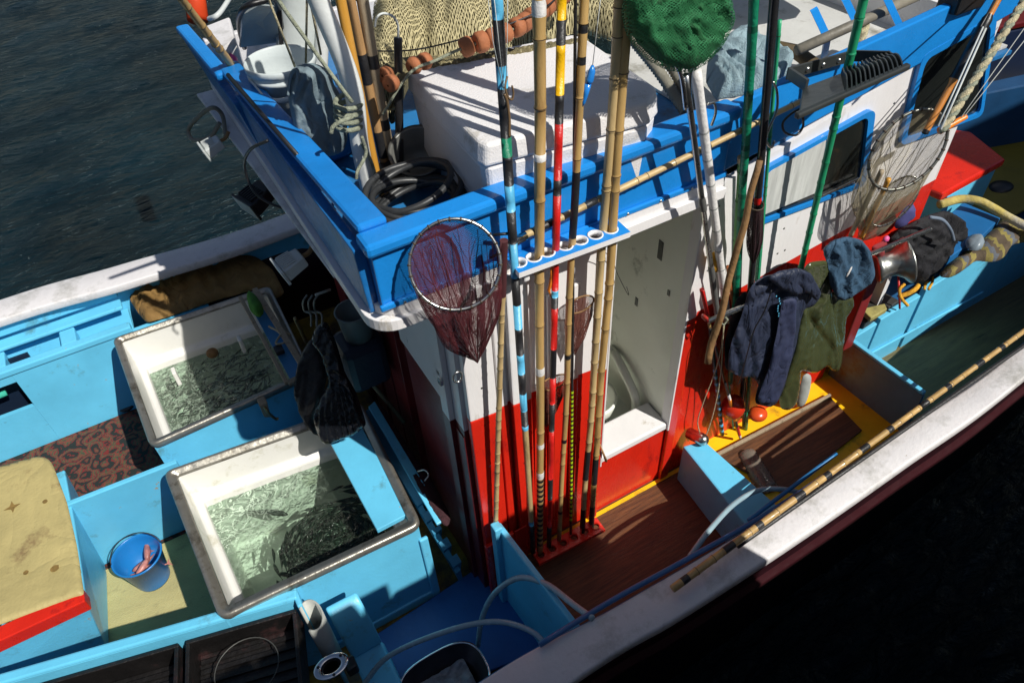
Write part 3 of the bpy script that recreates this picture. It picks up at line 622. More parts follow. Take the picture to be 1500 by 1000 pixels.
def tankwater(name, base, hi, sc, lit_zone):
    m = bpy.data.materials.new(name); m.use_nodes = True; t = m.node_tree; N = t.nodes; L = t.links; b = N['Principled BSDF']
    tc = N.new('ShaderNodeTexCoord'); n = N.new('ShaderNodeTexNoise'); n.inputs['Scale'].default_value = sc; n.inputs['Detail'].default_value = 4; n.inputs['Distortion'].default_value = 1.6; L.new(tc.outputs['Object'], n.inputs['Vector'])
    rd = N.new('ShaderNodeMath'); rd.operation = 'SUBTRACT'; rd.inputs[1].default_value = .5; L.new(n.outputs[0], rd.inputs[0]); ab = N.new('ShaderNodeMath'); ab.operation = 'ABSOLUTE'; L.new(rd.outputs[0], ab.inputs[0])
    mr = N.new('ShaderNodeMapRange'); L.new(ab.outputs[0], mr.inputs[0]); mr.inputs[1].default_value = 0; mr.inputs[2].default_value = .045; mr.inputs[3].default_value = hi; mr.inputs[4].default_value = base  # pale ridged streaks painted in place of sun caustics and glints
    bp = N.new('ShaderNodeBump'); bp.inputs['Strength'].default_value = .7; bp.inputs['Distance'].default_value = .03; L.new(n.outputs[0], bp.inputs['Height'])
    b.inputs['Base Color'].default_value = (.68, .84, .66, 1); b.inputs['Roughness'].default_value = .06; b.inputs['IOR'].default_value = 1.33; L.new(bp.outputs[0], b.inputs['Normal'])
    tr = N.new('ShaderNodeBsdfTransparent'); tr.inputs[0].default_value = (.75, .89, .78, 1)
    gl = N.new('ShaderNodeBsdfGlossy'); gl.inputs['Roughness'].default_value = .08; L.new(bp.outputs[0], gl.inputs['Normal'])
    fr = N.new('ShaderNodeFresnel'); fr.inputs['IOR'].default_value = 1.33; L.new(bp.outputs[0], fr.inputs['Normal'])
    m1 = N.new('ShaderNodeMixShader'); L.new(fr.outputs[0], m1.inputs[0]); L.new(tr.outputs[0], m1.inputs[1]); L.new(gl.outputs[0], m1.inputs[2])
    sp = N.new('ShaderNodeSeparateXYZ'); L.new(tc.outputs['Object'], sp.inputs[0])
    ux = N.new('ShaderNodeMath'); ux.operation = 'MULTIPLY_ADD'; L.new(sp.outputs[0], ux.inputs[0]); ux.inputs[1].default_value = -.62; ux.inputs[2].default_value = lit_zone  # painted sunlit zone: streaks grow stronger towards the aft port corner
    vy = N.new('ShaderNodeMath'); vy.operation = 'MULTIPLY_ADD'; L.new(sp.outputs[1], vy.inputs[0]); vy.inputs[1].default_value = 1.15; L.new(ux.outputs[0], vy.inputs[2])
    n5 = N.new('ShaderNodeTexNoise'); n5.inputs['Scale'].default_value = 6; L.new(tc.outputs['Object'], n5.inputs['Vector']); v5 = N.new('ShaderNodeMath'); v5.operation = 'MULTIPLY_ADD'; L.new(n5.outputs[0], v5.inputs[0]); v5.inputs[1].default_value = .5; L.new(vy.outputs[0], v5.inputs[2])
    m5 = N.new('ShaderNodeMapRange'); L.new(v5.outputs[0], m5.inputs[0]); m5.inputs[1].default_value = 0; m5.inputs[2].default_value = .35; m5.inputs[3].default_value = .05; m5.inputs[4].default_value = 1
    mm5 = N.new('ShaderNodeMath'); mm5.operation = 'MULTIPLY'; L.new(m5.outputs[0], mm5.inputs[0]); L.new(mr.outputs[0], mm5.inputs[1]); mr = mm5
    m2 = N.new('ShaderNodeMixShader'); L.new(mr.outputs[0], m2.inputs[0]); L.new(m1.outputs[0], m2.inputs[1]); L.new(b.outputs[0], m2.inputs[2])
    L.new(m2.outputs[0], N['Material Output'].inputs['Surface']); return m
TW1 = tankwater('bait_water', .05, .40, 20, -2.75); TW2 = tankwater('glint_water', .15, 1.0, 17, -1.97)  # both surfaces carry the painted glint streaks
def tank(corn, zt_, inset, rimw, wl, zbot, wm, left_in=None):
    """corn: FL, FR, BR, BL in plan; rim on top, walls, inner walls, water"""
    c = [V((p[0], p[1], 0)) for p in corn]; m = sum(c, V()) / 4
    def off(d, z, src=c):
        o = []
        for i in range(4):
            a = (src[i - 1] - src[i]).normalized(); b = (src[(i + 1) % 4] - src[i]).normalized(); o.append(src[i] + (a + b) * d + V((0, 0, z)))
        return o
    lo = off(.015, zbot); hi = off(.015, zt_ - .03)
    g = G(); g.add(lo + hi, [(i, (i + 1) % 4, 4 + (i + 1) % 4, 4 + i) for i in range(4)]); tk = g.build('fish_tank', LB, boat, solid=.012, bevel=0)
    # rim: rounded frame
    def rr(d, z, r):
        q = off(d, z); o = []
        for i in range(4):
            p = q[i]; a = (q[i - 1] - p).normalized() * r; b = (q[(i + 1) % 4] - p).normalized() * r
            for j in range(6): t = j / 5; o.append(p + a * (1 - t) ** 2 + b * t ** 2)
        return o
    prof = [(0, -.045, .05), (-.004, -.03, .05), (-.004, -.006, .05), (.004, 0, .045), (rimw * .45, .001, .035), (rimw * .5, -.007, .03), (rimw, -.007, .02), (rimw + .002, -.03, .02)]
    vs = []
    for d, z, r in prof: vs += rr(d, zt_ + z, r)
    n = 24; fs = [(k * n + j, k * n + (j + 1) % n, (k + 1) * n + (j + 1) % n, (k + 1) * n + j) for k in range(len(prof) - 1) for j in range(n)]
    g = G(); g.add(vs, fs, 0, True); g.build('rim', RIM, tk)
    iw = rimw + .004; a = off(iw, zt_ - .028); b = off(iw + .012, wl + .07); b2 = off(iw + .05, wl + .05); c3 = off(iw + .07, zbot + .08)
    g = G(); g.add(a + b + b2 + c3, [(k * 4 + i, k * 4 + (i + 1) % 4, k * 4 + 4 + (i + 1) % 4, k * 4 + 4 + i) for k in range(3) for i in range(4)] + [(12, 13, 14, 15)]); g.build('liner', FIB, tk, bevel=.012)
    w_ = off(iw + .045, wl)
    g = G(); A, B, C_, D = w_
    g.grid(lambda u, v: (A.lerp(B, u)).lerp(D.lerp(C_, u), v) + V((0, 0, .012 * noise.noise(V((u * 9, v * 9, wl * 9))))), 60, 60); g.build('tank_water', wm, tk)
    return tk, off
T2 = [at(322, 905, z=.5), at(616, 766, z=.5), at(528, 588, z=.5), at(240, 690, z=.5)]
T1 = [at(220, 652, z=.5), at(456, 545, z=.5), at(394, 418, z=.5), at(165, 495, z=.5)]
tk2, off2 = tank(T2, .5, 0, .042, .24, -.24, TW2)
tk1, off1 = tank(T1, .5, 0, .032, .22, -.24, TW1)
# plank lid on the right of the second tank, battens and blue board on the first
g = G(); g.slab([at(482, 645, z=.485), at(552, 776, z=.485), at(598, 752, z=.485), at(520, 606, z=.485)], (0, 0, -.03)); g.build('plank_lid', LB, tk2, bevel=.004)
for a, b_2, w1 in (((355, 436), (424, 562), .022), ((378, 424), (451, 540), .034)):
    p, q = at(*a, z=.505), at(*b_2, z=.505); d = (q - p).normalized(); nn = V((-d.y, d.x, 0)) * w1
    g = G(); g.slab([p, q, q - nn, p - nn], (0, 0, .022)); g.build('batten', WOG, tk1, bevel=.003)
g = G(); g.slab([at(360, 436, z=.47), at(428, 560, z=.47), at(448, 548, z=.47), at(378, 428, z=.47)], (0, 0, -.02)); g.build('side_board', mat('mid_blue_board', (.04, .22, .48), .4), tk1)
g = G(); p, q = at(425, 566, z=.505), at(458, 548, z=.505); d = (q - p).normalized(); nn = V((-d.y, d.x, 0)) * .03; g.slab([p, q, q + nn, p + nn], (0, 0, .02)); g.build('batten', WOG, tk1, bevel=.003)
for (px, py) in ((256, 547), (352, 500)):
    p = at(px, py, z=.30); g = G(); g.box((p.x - .012, p.y - .03, .22), (p.x + .012, p.y + .03, .33)); g.build('liner_clip', FIB, tk1, bevel=.006)
p = at(309, 512, z=.30); g = G(); g.lathe(p + V((0, -.03, 0)), [(0, 0), (.032, .0), (.036, .004), (.036, .01), (0, .012)], 20, axis=(0, -1, .2)); g.build('outlet', BRK, tk1)
# sides of the second tank: plinth strip and bolts
g = G(); a = at(640, 858, y=.16); g.box((-1.93, .135, -.22), (-.955, .152, -.15)); g.box((-1.0, .13, -.22), (-.955, .151, .36)); g.build('plinth', LB, tk2, bevel=.008)
# latch between the tanks
p = at(385, 592, z=.5); t = thing('latch', (p.x, p.y, .44), 'worn wooden toggle latch on the face of the first tank', 'latch')
g = G(); g.hexa([p + V((-.02, -.01, -.09)), p + V((.012, -.01, -.11)), p + V((.012, .012, -.11)), p + V((-.02, .012, -.09))], [p + V((-.02, -.02, .02)), p + V((.025, -.02, .02)), p + V((.025, .04, .02)), p + V((-.02, .04, .02))]); g.build('toggle', WOG, t, bevel=.006)
g = G(); g.tube(bez([p + V((0, -.012, .0)), p + V((.01, -.03, -.05)), p + V((.03, -.02, -.12)), p + V((.045, -.02, -.13))]), .008, 8); g.build('hook', mat('brass', (.45, .32, .15), .35, metal=.8), t)

# fish
def fish(g, c, ang, L, r, m=0, pitch=0, bend=0):
    n = 6; pts = []; rr = []
    prof = [(.0, .25), (.12, .75), (.35, 1), (.6, .8), (.82, .35), (1, .12)]
    a = ang; p = V(c); d0 = None; P_ = []
    for i, (t, k) in enumerate(prof):
        P_.append(p.copy()); rr.append(r * k)
        step = (prof[i + 1][0] - t) * L if i < 5 else 0; p = p + V((math.cos(a), math.sin(a), pitch)) * step; a += bend
    g.tube(P_, rr, 6, m); e = P_[-1]; d = V((math.cos(a), math.sin(a), 0)); q = V((-d.y, d.x, 0)) * r * .5 + V((0, 0, r * 1.3))
    g.add([e - d * .003, e + d * L * .16 + q, e + d * L * .10, e + d * L * .16 - q], [(0, 1, 2), (0, 2, 3)], m)
def quadpt(Q, u, v, z): p = Q[0].lerp(Q[1], u).lerp(Q[3].lerp(Q[2], u), v); return V((p.x, p.y, z))
g = G(); q2 = off2(.13, 0); cx, cy = .62, .36
for i in range(1500):
    rr_ = abs(rnd.gauss(.0, .26)) + .02; a = rnd.random() * 6.283; u = cx + rr_ * math.cos(a) * 1.25; v = cy + rr_ * math.sin(a) * .95
    if not (0.02 < u < .98 and .02 < v < .97) or (v > .42 + .45 * u) or (u < .16): continue
    L_ = rnd.uniform(.07, .13); dirn = a + 1.57 + .35 + rnd.gauss(0, .25)
    if dirn and u + math.cos(dirn) * L_ / .9 > 1.02: continue
    fish(g, quadpt(q2, u, v, rnd.uniform(-.10, .215)), dirn, L_, rnd.uniform(.007, .012), 0, 0, rnd.uniform(-.1, .12))
fish(g, quadpt(q2, .42, .72, .20), 2.4, .22, .017, 0, 0, .05)
tag(g.build('fish_shoal', FSH), 'dense circling shoal of dark fish in the second tank', 'fish', kind='stuff')
g = G(); q1 = off1(.12, 0)
for i in range(520):
    u = rnd.random() * .86; v = rnd.random() ** 1.2
    if v > .95: continue
    fish(g, quadpt(q1, u, v, rnd.uniform(.14, .217)), rnd.gauss(.25, .55) + (3.14 if rnd.random() < .3 else 0), rnd.uniform(.05, .085), rnd.uniform(.004, .0065), 1 if rnd.random() < .68 else 0, 0, rnd.uniform(-.1, .1))
tag(g.build('bait_fish', [FSL, FSH]), 'small silver and dark bait fish crowded in the first tank', 'fish', kind='stuff')

# bench with cushion
bx = [at(0, 684, z=.44), at(76, 672, z=.44), at(126, 872, z=.44), at(0, 916, z=.44)]
b1, b2 = V((-2.425, 1.48, 0)), V((-2.425, .61, 0))
t = thing('bench', (-2.9, 1.0, -.2), 'light blue box bench with a stained beige cushion and red front strip', 'bench')
g = G(); g.hexa([(-3.4, .70, -.205), (-2.56, .72, -.205), (-2.50, 1.2, -.205), (-2.50, 1.50, -.205), (-3.4, 1.5, -.205)], [(-3.4, .61, .40), (-2.425, .61, .40), (-2.42, 1.1, .40), (-2.425, 1.48, .40), (-3.4, 1.48, .40)]); g.build('seat_box', LB, t, bevel=.01)
g = G(); g.hexa([(-3.4, .592, .375), (-2.418, .592, .375), (-2.418, .66, .375), (-3.4, .66, .375)], [(-3.4, .585, .462), (-2.412, .585, .462), (-2.412, .66, .462), (-3.4, .66, .462)]); g.build('red_strip', RD, t, bevel=.006)
sheet('cushion', [(-60, 700), (0, 682), (55, 667), (72, 671), (78, 682), (98, 735), (113, 800), (122, 862), (124, 872), (114, 872), (60, 892), (0, 914), (-60, 935)], lambda a, b: at(a, b, z=.462), (0, 0, 1), .010, CUSH, t, folds=.006, fscale=(.012, .01), edge=4, step=5, back=3)
for k, (px, py, s_) in enumerate(((18, 742, .02), (66, 734, .012), (80, 832, .018), (38, 838, .012))):
    c = at(px, py, z=.4775); g = G(); pts = [c + V((math.cos(i * .524) * s_ * (1 + .6 * noise.noise(V((i * 1.3, k, 0)))) * (1.9 if k == 0 and i % 3 == 0 else .8 if k == 0 else 1), math.sin(i * .524) * s_ * (1 + .6 * noise.noise(V((i, k, 4)))) * (1.9 if k == 0 and i % 3 == 0 else .8 if k == 0 else 1), 0)) for i in range(12)]
    g.slab(pts, (0, 0, .0012)); g.build('stain', mat('cushion_stain', (.22, .14, .04), .6, .4, 30), t)

# blue bucket with fish
c = V((-2.275, 1.045, -.20)); t = thing('bucket', c, 'blue plastic bucket holding pink fish on the beige mat', 'bucket')
g = G(); g.lathe(c, [(0, .004), (.084, .004), (.088, .0), (.090, .01), (.120, .225), (.128, .228), (.130, .238), (.125, .243), (.120, .238), (.114, .22), (.084, .02), (0, .018)], 40); g.build('pail', BUC, t)
g = G(); hb = [c + V((-.145 * math.cos(a) * .9, .10 + .05 * math.sin(a), .27 + .07 * math.sin(a) + .02)) for a in [i * math.pi / 12 for i in range(13)]]
g.tube([c + V((-.127 * math.cos(i / 16 * math.pi), .085 * math.sin(i / 16 * math.pi), .235 + .075 * math.sin(i / 16 * math.pi))) for i in range(17)], .0032, 6); g.build('handle', BKP, t)
g = G()
for i, (dx, dy, a, z) in enumerate(((-.05, -.04, .5, .13), (.02, .01, 1.2, .15), (-.02, .0, -.6, .12), (-.07, .02, .2, .10), (.0, -.06, 2.2, .1))): fish(g, c + V((dx, dy, z)), a, .135, .019, 0, .12 - .08 * i, .12)
tag(g.build('pink_fish_heap', FPK), 'small heap of pink fish inside the blue bucket', 'fish')

# near locker with black crates
A0, A1 = at(-30, 1000, z=.45), at(436, 866, z=.45)
g = G(); d = (A1 - A0).normalized(); nn = V((-d.y, d.x, 0)) * .035; g.slab([A0 - d, A1, A1 - nn, A0 - nn - d], (0, 0, -.66)); g.slab([A0 - d + nn * .2 + V((0, 0, .001)), A1 + nn * .2 + V((0, 0, .001)), A1 - nn * 1.2 + V((0, 0, .001)), A0 - nn * 1.2 - d + V((0, 0, .001))], (0, 0, .02)); g.build('locker_board', LB, boat, bevel=.01)
CRM = mat('crate_black', (.007, .006, .006), .45, .4, 10, .5, 30, dirt=(.05, .02, .02), dirt_amt=.3)
def crate(px0, px1, lab, ring=False):
    a = at(*px0, z=.40); b = at(*px1, z=.40); d = (b - a); L_ = d.length; d.normalize(); q = V((d.y, -d.x, 0)); h = .16; dep = .36; t = thing('crate', (a.x, a.y, .2), lab, 'crate', 'black crates behind the light blue locker board')
    a = a + q * .05
    def P_(u, v, z): return a + d * (u * L_) + q * v + V((0, 0, z))
    g = G(); w_ = .018 / L_
    for (u0, u1, v0, v1) in ((0, 1, 0, .018), (0, 1, dep - .018, dep), (0, w_, .018, dep - .018), (1 - w_, 1, .018, dep - .018)): g.hexa([P_(u0, v0, -h), P_(u1, v0, -h), P_(u1, v1, -h), P_(u0, v1, -h)], [P_(u0, v0, 0), P_(u1, v0, 0), P_(u1, v1, 0), P_(u0, v1, 0)])
    g.hexa([P_(w_, .018, -h), P_(1 - w_, .018, -h), P_(1 - w_, dep - .018, -h), P_(w_, dep - .018, -h)], [P_(w_, .018, -h + .03), P_(1 - w_, .018, -h + .03), P_(1 - w_, dep - .018, -h + .03), P_(w_, dep - .018, -h + .03)]); g.build('crate_walls', CRM, t, bevel=.004)
    for k in range(7): g = G(); v = .05 + k * .045; g.hexa([P_(w_ * 1.5, v, -h + .031), P_(1 - w_ * 1.5, v, -h + .031), P_(1 - w_ * 1.5, v + .02, -h + .031), P_(w_ * 1.5, v + .02, -h + .031)], [P_(w_ * 1.5, v, -h + .045), P_(1 - w_ * 1.5, v, -h + .045), P_(1 - w_ * 1.5, v + .02, -h + .045), P_(w_ * 1.5, v + .02, -h + .045)]); g.build('slat', CRM, t)
    return P_, t
P1, _ = crate((-40, 1012), (262, 925), 'dark slatted crate at the bottom left with a round grey stone on it')
P2, _ = crate((272, 922), (432, 876), 'dark slatted crate with a thin wire ring across it')
g = G(); c = P2(.5, .17, -.09); g.tube([c + V((.135 * math.cos(a), .13 * math.sin(a), .03)) for a in [i * 6.2832 / 36 for i in range(37)]], .003, 6, cap=False); tag(g.build('wire_ring', mat('dull_wire', (.09, .09, .085), .5, metal=.5)), 'thin round wire ring lying in the crate', 'ring')
g = G(); c = P1(.75, .2, -.07); g.ell(c, (.09, .055, .04), n=16, rot=Matrix.Rotation(.5, 3, 'Z')); tag(g.build('grey_float', mat('grey_foam', (.10, .09, .085), .8, .2, 8, .4)), 'smooth dark grey float lying in the left crate', 'float')

# PVC trough, blue post, rod holder, paddle
c = at(462, 880, z=.44); t = thing('plastic_cylinder', (c.x, c.y, .1), 'grey open plastic cylinder clamped beside the second tank', 'cylinder')
g = G(); vs = []; c = at(458, 905, z=.42); R1 = .058
pts_ = [V((c.x + R1 * math.cos(a) * .8, c.y + R1 * math.sin(a) * 1.3, 0)) for a in [math.radians(k) for k in range(-130, 150, 14)]]
for p in pts_: vs += [V((p.x, p.y, .06)), V((p.x, p.y, .45))]
g.add(vs, [(i * 2, i * 2 + 2, i * 2 + 3, i * 2 + 1) for i in range(len(pts_) - 1)], 0, True); g.build('curved_shell', PVC, t, solid=.008)
g = G(); p = at(432, 868, z=.46); g.box((p.x - .012, p.y - .07, .2), (p.x + .012, p.y + .03, .46)); g.build('clamp_post', LB, t, bevel=.008)
c = at(505, 892, z=.34); t = thing('padded_post', (c.x, c.y, 0), 'rounded light blue post standing against the second tank', 'post')
g = G(); p = c
g.grid(lambda u, v: V((p.x - .075 + .15 * u + .02 * v, p.y + .05 - .12 * math.sin(v * 1.57) * 1.0, .34 - .30 * (1 - math.cos(v * 1.57)) )), 8, 12); g.build('pad', LB, t, solid=.03, bevel=.01)
g = G(); g.hexa([(p.x - .055, p.y - .42, -.2), (p.x + .11, p.y - .42, -.2), (p.x + .11, p.y - .07, -.2), (p.x - .055, p.y - .07, -.2)], [(p.x - .055, p.y - .40, .0), (p.x + .10, p.y - .40, .0), (p.x + .10, p.y - .07, .04), (p.x - .055, p.y - .07, .04)]); g.build('step', LB, t, bevel=.015)
c = at(485, 975, z=.42); t = thing('rod_holder', c, 'chrome flanged rod holder standing at the bottom edge', 'holder')
g = G(); g.lathe(c, [(.030, -.03), (.034, 0), (.036, .004), (.058, .004), (.06, .0), (.056, -.006), (.03, -.008), (.028, -.22)], 30, sc=(1.25, .85)); g.build('flange', CHR, t)
g = G(); g.lathe(c, [(.027, -.22), (.027, -.001)], 24, sc=(1.1, .8)); g.build('tube', BKP, t)
for k in range(3): g = G(); a = k * 2.09 + .5; g.lathe(c + V((.058 * math.cos(a) * .98, .041 * math.sin(a), .0045)), [(0, .002), (.006, .002), (.007, 0)], 10); g.build('screw', BKP, t)
g = G(); p = at(511, 972, z=.36); g.box((p.x - .02, p.y - .03, .3), (p.x + .03, p.y + .03, .37)); tag(g.build('cleat', BKP, bevel=.01), 'small black cleat block beside the chrome rod holder', 'cleat')

# blue board on the aft deck, hoses, basin
g = G(); g.slab([at(550, 932, z=-.19), at(596, 1030, z=-.19), at(860, 930, z=-.19), at(795, 868, z=-.19), at(706, 829, z=-.19)], (0, 0, .02)); tag(g.build('deck_board', mat('scuffed_blue_board', (.010, .10, .33), .5, .15, 4, .2, chip=(.02, .03, .04), chip_amt=.22, chip_scale=9), bevel=.006), 'scuffed dark blue board on the yellow aft deck beside the second tank', 'board')
c = at(652, 1000, z=-.02); t = thing('basin', (c.x, c.y, -.18), 'dark steel basin with bright rim and melting ice', 'basin')
def basin_ring(r, z): return [V((c.x + r * 1.35 * (abs(math.cos(a)) ** .7) * (1 if math.cos(a) > 0 else -1), c.y + r * .95 * (abs(math.sin(a)) ** .7) * (1 if math.sin(a) > 0 else -1), z)) for a in [i * 6.28318 / 40 for i in range(40)]]
vs = []; bp_ = [(.10, -.17), (.115, -.165), (.15, -.0), (.158, .003), (.158, -.003), (.147, -.008), (.11, -.155), (.0, -.155)]
for r, z in bp_: vs += basin_ring(r, z)
g = G(); g.add(vs, [(k * 40 + j, k * 40 + (j + 1) % 40, (k + 1) * 40 + (j + 1) % 40, (k + 1) * 40 + j) for k in range(7) for j in range(40)], [1 if k in (2, 3) else 0 for k in range(7) for j in range(40)], True); g.build('bowl', [mat('dark_steel', (.06, .05, .055), .35, .3, 6, .1, metal=.6), CHR], t)
g = G(); g.grid(lambda u, v: V((c.x + (u - .5) * .27, c.y + (v - .5) * .19, -.105 + .02 * noise.noise(V((u * 5, v * 5, 0))) + .01 * noise.noise(V((u * 17, v * 17, 0))))), 30, 24); g.build('ice_slush', mat('ice', (.32, .36, .38), .3, .3, 30, .6, 60), t)
g = G(); g.tube(bez([at(530, 1005, z=.0), at(570, 960, z=.16), at(650, 925, z=.28), at(720, 910, z=.34), at(770, 920, z=.35), at(800, 945, z=.34), at(815, 990, z=.3)], 14), .0125, 12); tag(g.build('hose', TUB), 'translucent hose arching over the steel basin', 'hose', 'translucent hoses')
g = G(); g.tube(bez([at(700, 945, z=-.1), at(706, 905, z=.12), at(725, 868, z=.30), at(760, 846, z=.42), at(800, 855, z=.50), at(840, 885, z=.56), at(868, 905, z=.6)], 14), .0135, 12); tag(g.build('hose', TUB), 'translucent hose looped over the blue bulkhead', 'hose', 'translucent hoses')
g = G(); g.tube(bez([at(1010, 815, z=.5), at(1040, 775, z=.56), at(1075, 738, z=.5), at(1110, 718, z=.44), at(1145, 716, z=.42), at(1175, 722, z=.4)], 12), .0125, 12); tag(g.build('hose', TUB), 'translucent hose lying over the light blue thwart by the gunwale', 'hose', 'translucent hoses')
# toothed board beside the second tank with net on it
ta, tb_ = at(535, 600, z=.44), at(672, 832, z=-.02)
g = G(); prof_ = []
n_ = 40
for i in range(n_ + 1):
    t_ = i / n_; p = ta.lerp(tb_, t_); k = .0
    if t_ > .55: k = .022 * (1 if int((t_ - .55) / .045) % 2 else 0)
    prof_.append((p, k))
for i in range(n_):
    (p, k), (q, _) = prof_[i], prof_[i + 1]
    g.hexa([p + V((-.012, 0, -.12)), p + V((.012, 0, -.12)), q + V((.012, 0, -.12)), q + V((-.012, 0, -.12))], [p + V((-.02, -.0, -.015 - k)), p + V((.03 - k, 0, -.0 - k)), q + V((.03 - k, 0, -.0 - k)), q + V((-.02, 0, -.015 - k))])
tag(g.build('toothed_rack', mat('rack_blue', (.03, .21, .36), .45, .15, 4, .2)), 'blue board with a toothed edge leaning beside the second tank', 'rack')
g = G(); a, b = at(540, 598, z=.5), at(640, 770, z=.34); g.slab([a, b, b + V((.05, .0, 0)), a + V((.045, .02, 0))], (0, 0, .015)); g.build('side_plank', LB, boat, bevel=.004)
g = G(); g.tube(bez([at(612, 690, z=.52), at(622, 688, z=.54), at(628, 695, z=.54), at(622, 704, z=.53)]), .004, 8); tag(g.build('shackle', STL), 'small bright metal shackle on the blue board', 'shackle')
sheet('dark_net', [(548, 590), (560, 592), (596, 650), (640, 715), (662, 760), (655, 775), (640, 758), (608, 710), (575, 650)], lambda a, b: at(a, b, z=.47 - (a - 548) * .0012), (-.2, -.2, 1), .02, mat('maroon_net_pile', (.05, .015, .02), .9, .4, 30, 1, 150), folds=.01, edge=12, step=6, fscale=(.1, .05)).name
tag(bpy.data.objects['dark_net'], 'dark maroon net bunched behind the toothed blue board', 'net')
# stick leaning by the cabin's shaded end, black bags, hooks, floodlights, cloth
g = rodmesh(at(592, 618, z=.35), at(476, 478, z=1.0), .012, .014, base=0); tag(g.build('broom_handle', mat('green_grey_stick', (.12, .12, .08), .6)), 'grey green stick leaning in the shade of the cabin end', 'stick')
sheet('black_bag', [(462, 478), (478, 470), (492, 500), (505, 545), (522, 575), (537, 622), (520, 636), (495, 645), (478, 652), (466, 640), (458, 610), (470, 580), (482, 560), (470, 520), (455, 500)], lambda a, b: at(a, b, z=1.15 - (b - 470) * .0030), (-.45, -.8, .5), .03, BAGM, folds=.012, fscale=(.040, .008), step=3.4, edge=9, ang=.15, back=.8, pleat=(11, .026, 478, 500))
tag(bpy.data.objects['black_bag'], 'shiny black plastic bag hanging over the second tank', 'bag')
sheet('black_bag', [(440, 520), (455, 495), (470, 500), (480, 545), (472, 585), (462, 612), (470, 640), (455, 632), (440, 610), (430, 575), (433, 545)], lambda a, b: at(a, b, z=1.08 - (b - 470) * .0030), (-.45, -.8, .5), .04, mat('dull_black_bag', (.008, .008, .010), .6, .3, 8, .4), folds=.02, fscale=(.035, .010), step=4.5, edge=9, pleat=(12, .02, 462, 460))
tag(bpy.data.objects['black_bag.001'], 'dull black bag hanging left of the shiny black bag', 'bag')
t = thing('hook_rack', at(462, 430, z=1.3), 'bent metal hooks hanging from a bar under the roof edge', 'hooks')
g = G(); g.tube([at(462, 432, z=1.32), at(484, 424, z=1.3)], .006, 8); g.build('bar', PVC, t)
for dx in (0, 8, 16):
    g = G(); g.tube(bez([at(450 + dx, 432, z=1.3), at(444 + dx, 442, z=1.27), at(446 + dx, 455, z=1.2), at(455 + dx, 460, z=1.2), at(456 + dx, 478, z=1.15)]), .005, 8); g.build('hook', mat('dull_hook', (.16, .17, .16), .5, metal=.5), t)
g = rodmesh(at(448, 500, z=.52), at(432, 466, z=.8), .010, .010); tag(g.build('brass_rod', mat('brass_dull', (.30, .26, .13), .4, metal=.6)), 'short dull brass rod standing beside the wooden batten', 'rod')
c = at(520, 455, z=1.2); t = thing('tub', (c.x, c.y, 1.0), 'white tub standing in the shade under the roof corner', 'tub')
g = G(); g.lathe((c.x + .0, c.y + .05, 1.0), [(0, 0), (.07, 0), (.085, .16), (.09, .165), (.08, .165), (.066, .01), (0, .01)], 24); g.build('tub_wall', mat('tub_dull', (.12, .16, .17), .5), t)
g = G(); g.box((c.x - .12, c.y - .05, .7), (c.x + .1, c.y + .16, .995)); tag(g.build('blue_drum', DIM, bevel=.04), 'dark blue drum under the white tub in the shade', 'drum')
def floodlight(c, fwd, lab, m=LTP, s=1.0):
    c = V(c); f = V(fwd).normalized(); u = f.cross(V((0, 0, 1))).normalized(); q = u.cross(f).normalized(); t = thing('floodlight', c, lab, 'floodlight', 'small floodlights under the roof edge')
    def P_(a, b, z): return c + u * a * s + f * b * s + q * z * s
    g = G(); g.hexa([P_(-.05, -.06, -.03), P_(.05, -.06, -.03), P_(.065, .06, -.035), P_(-.065, .06, -.035)], [P_(-.05, -.06, .03), P_(.05, -.06, .03), P_(.065, .06, .035), P_(-.065, .06, .035)]); g.build('housing', m, t, bevel=.008 * s)
    g = G(); g.hexa([P_(-.075, .061, -.045), P_(.075, .061, -.045), P_(.075, .075, -.045), P_(-.075, .075, -.045)], [P_(-.075, .061, .045), P_(.075, .061, .045), P_(.075, .075, .045), P_(-.075, .075, .045)]); g.build('front_frame', m, t, bevel=.004 * s)
    for k in range(7): g = G(); a = -.045 + k * .015; g.hexa([P_(a, -.02, .031), P_(a + .006, -.02, .031), P_(a + .006, .05, .034), P_(a, .05, .034)], [P_(a, -.02, .04), P_(a + .006, -.02, .04), P_(a + .006, .05, .046), P_(a, .05, .046)]); g.build('fin', m, t)
    g = G(); g.tube(bez([P_(0, -.055, 0), P_(0, -.1, -.0), P_(.01, -.14, .02)]), .012 * s, 8); g.build('bracket', BRK, t)
floodlight(at(428, 386, z=1.72), (-1, -.1, -.25), 'grey finned floodlight above the brown tarpaulin and first tank', s=.8)
floodlight(at(312, 214, z=1.85), (-1, -.05, -.3), 'pale floodlight hanging over the water beside a white hose loop', s=.68)
floodlight(at(378, 288, z=1.74), (-.95, -.3, -.3), 'black floodlight hanging over the port gunwale', BKP, 1.0)
g = G(); g.tube(bez([at(330, 200, z=1.85), at(326, 170, z=1.9), at(312, 158, z=1.95), at(292, 170, z=1.9), at(276, 190, z=1.8), at(284, 206, z=1.78), at(308, 200, z=1.82), at(322, 180, z=1.88)], 10), .010, 10); tag(g.build('cable_loop', RIBM), 'pale hose loop beside the floodlight over the water', 'hose')
g = G(); g.tube(bez([at(392, 206, z=2.22), at(366, 220, z=2.15), at(358, 245, z=2.0), at(372, 280, z=1.9), at(400, 300, z=1.85), at(432, 308, z=1.84)], 10), .006, 8); tag(g.build('cable', BKP), 'black cable looping down from the roof rail to the black floodlight', 'cable')
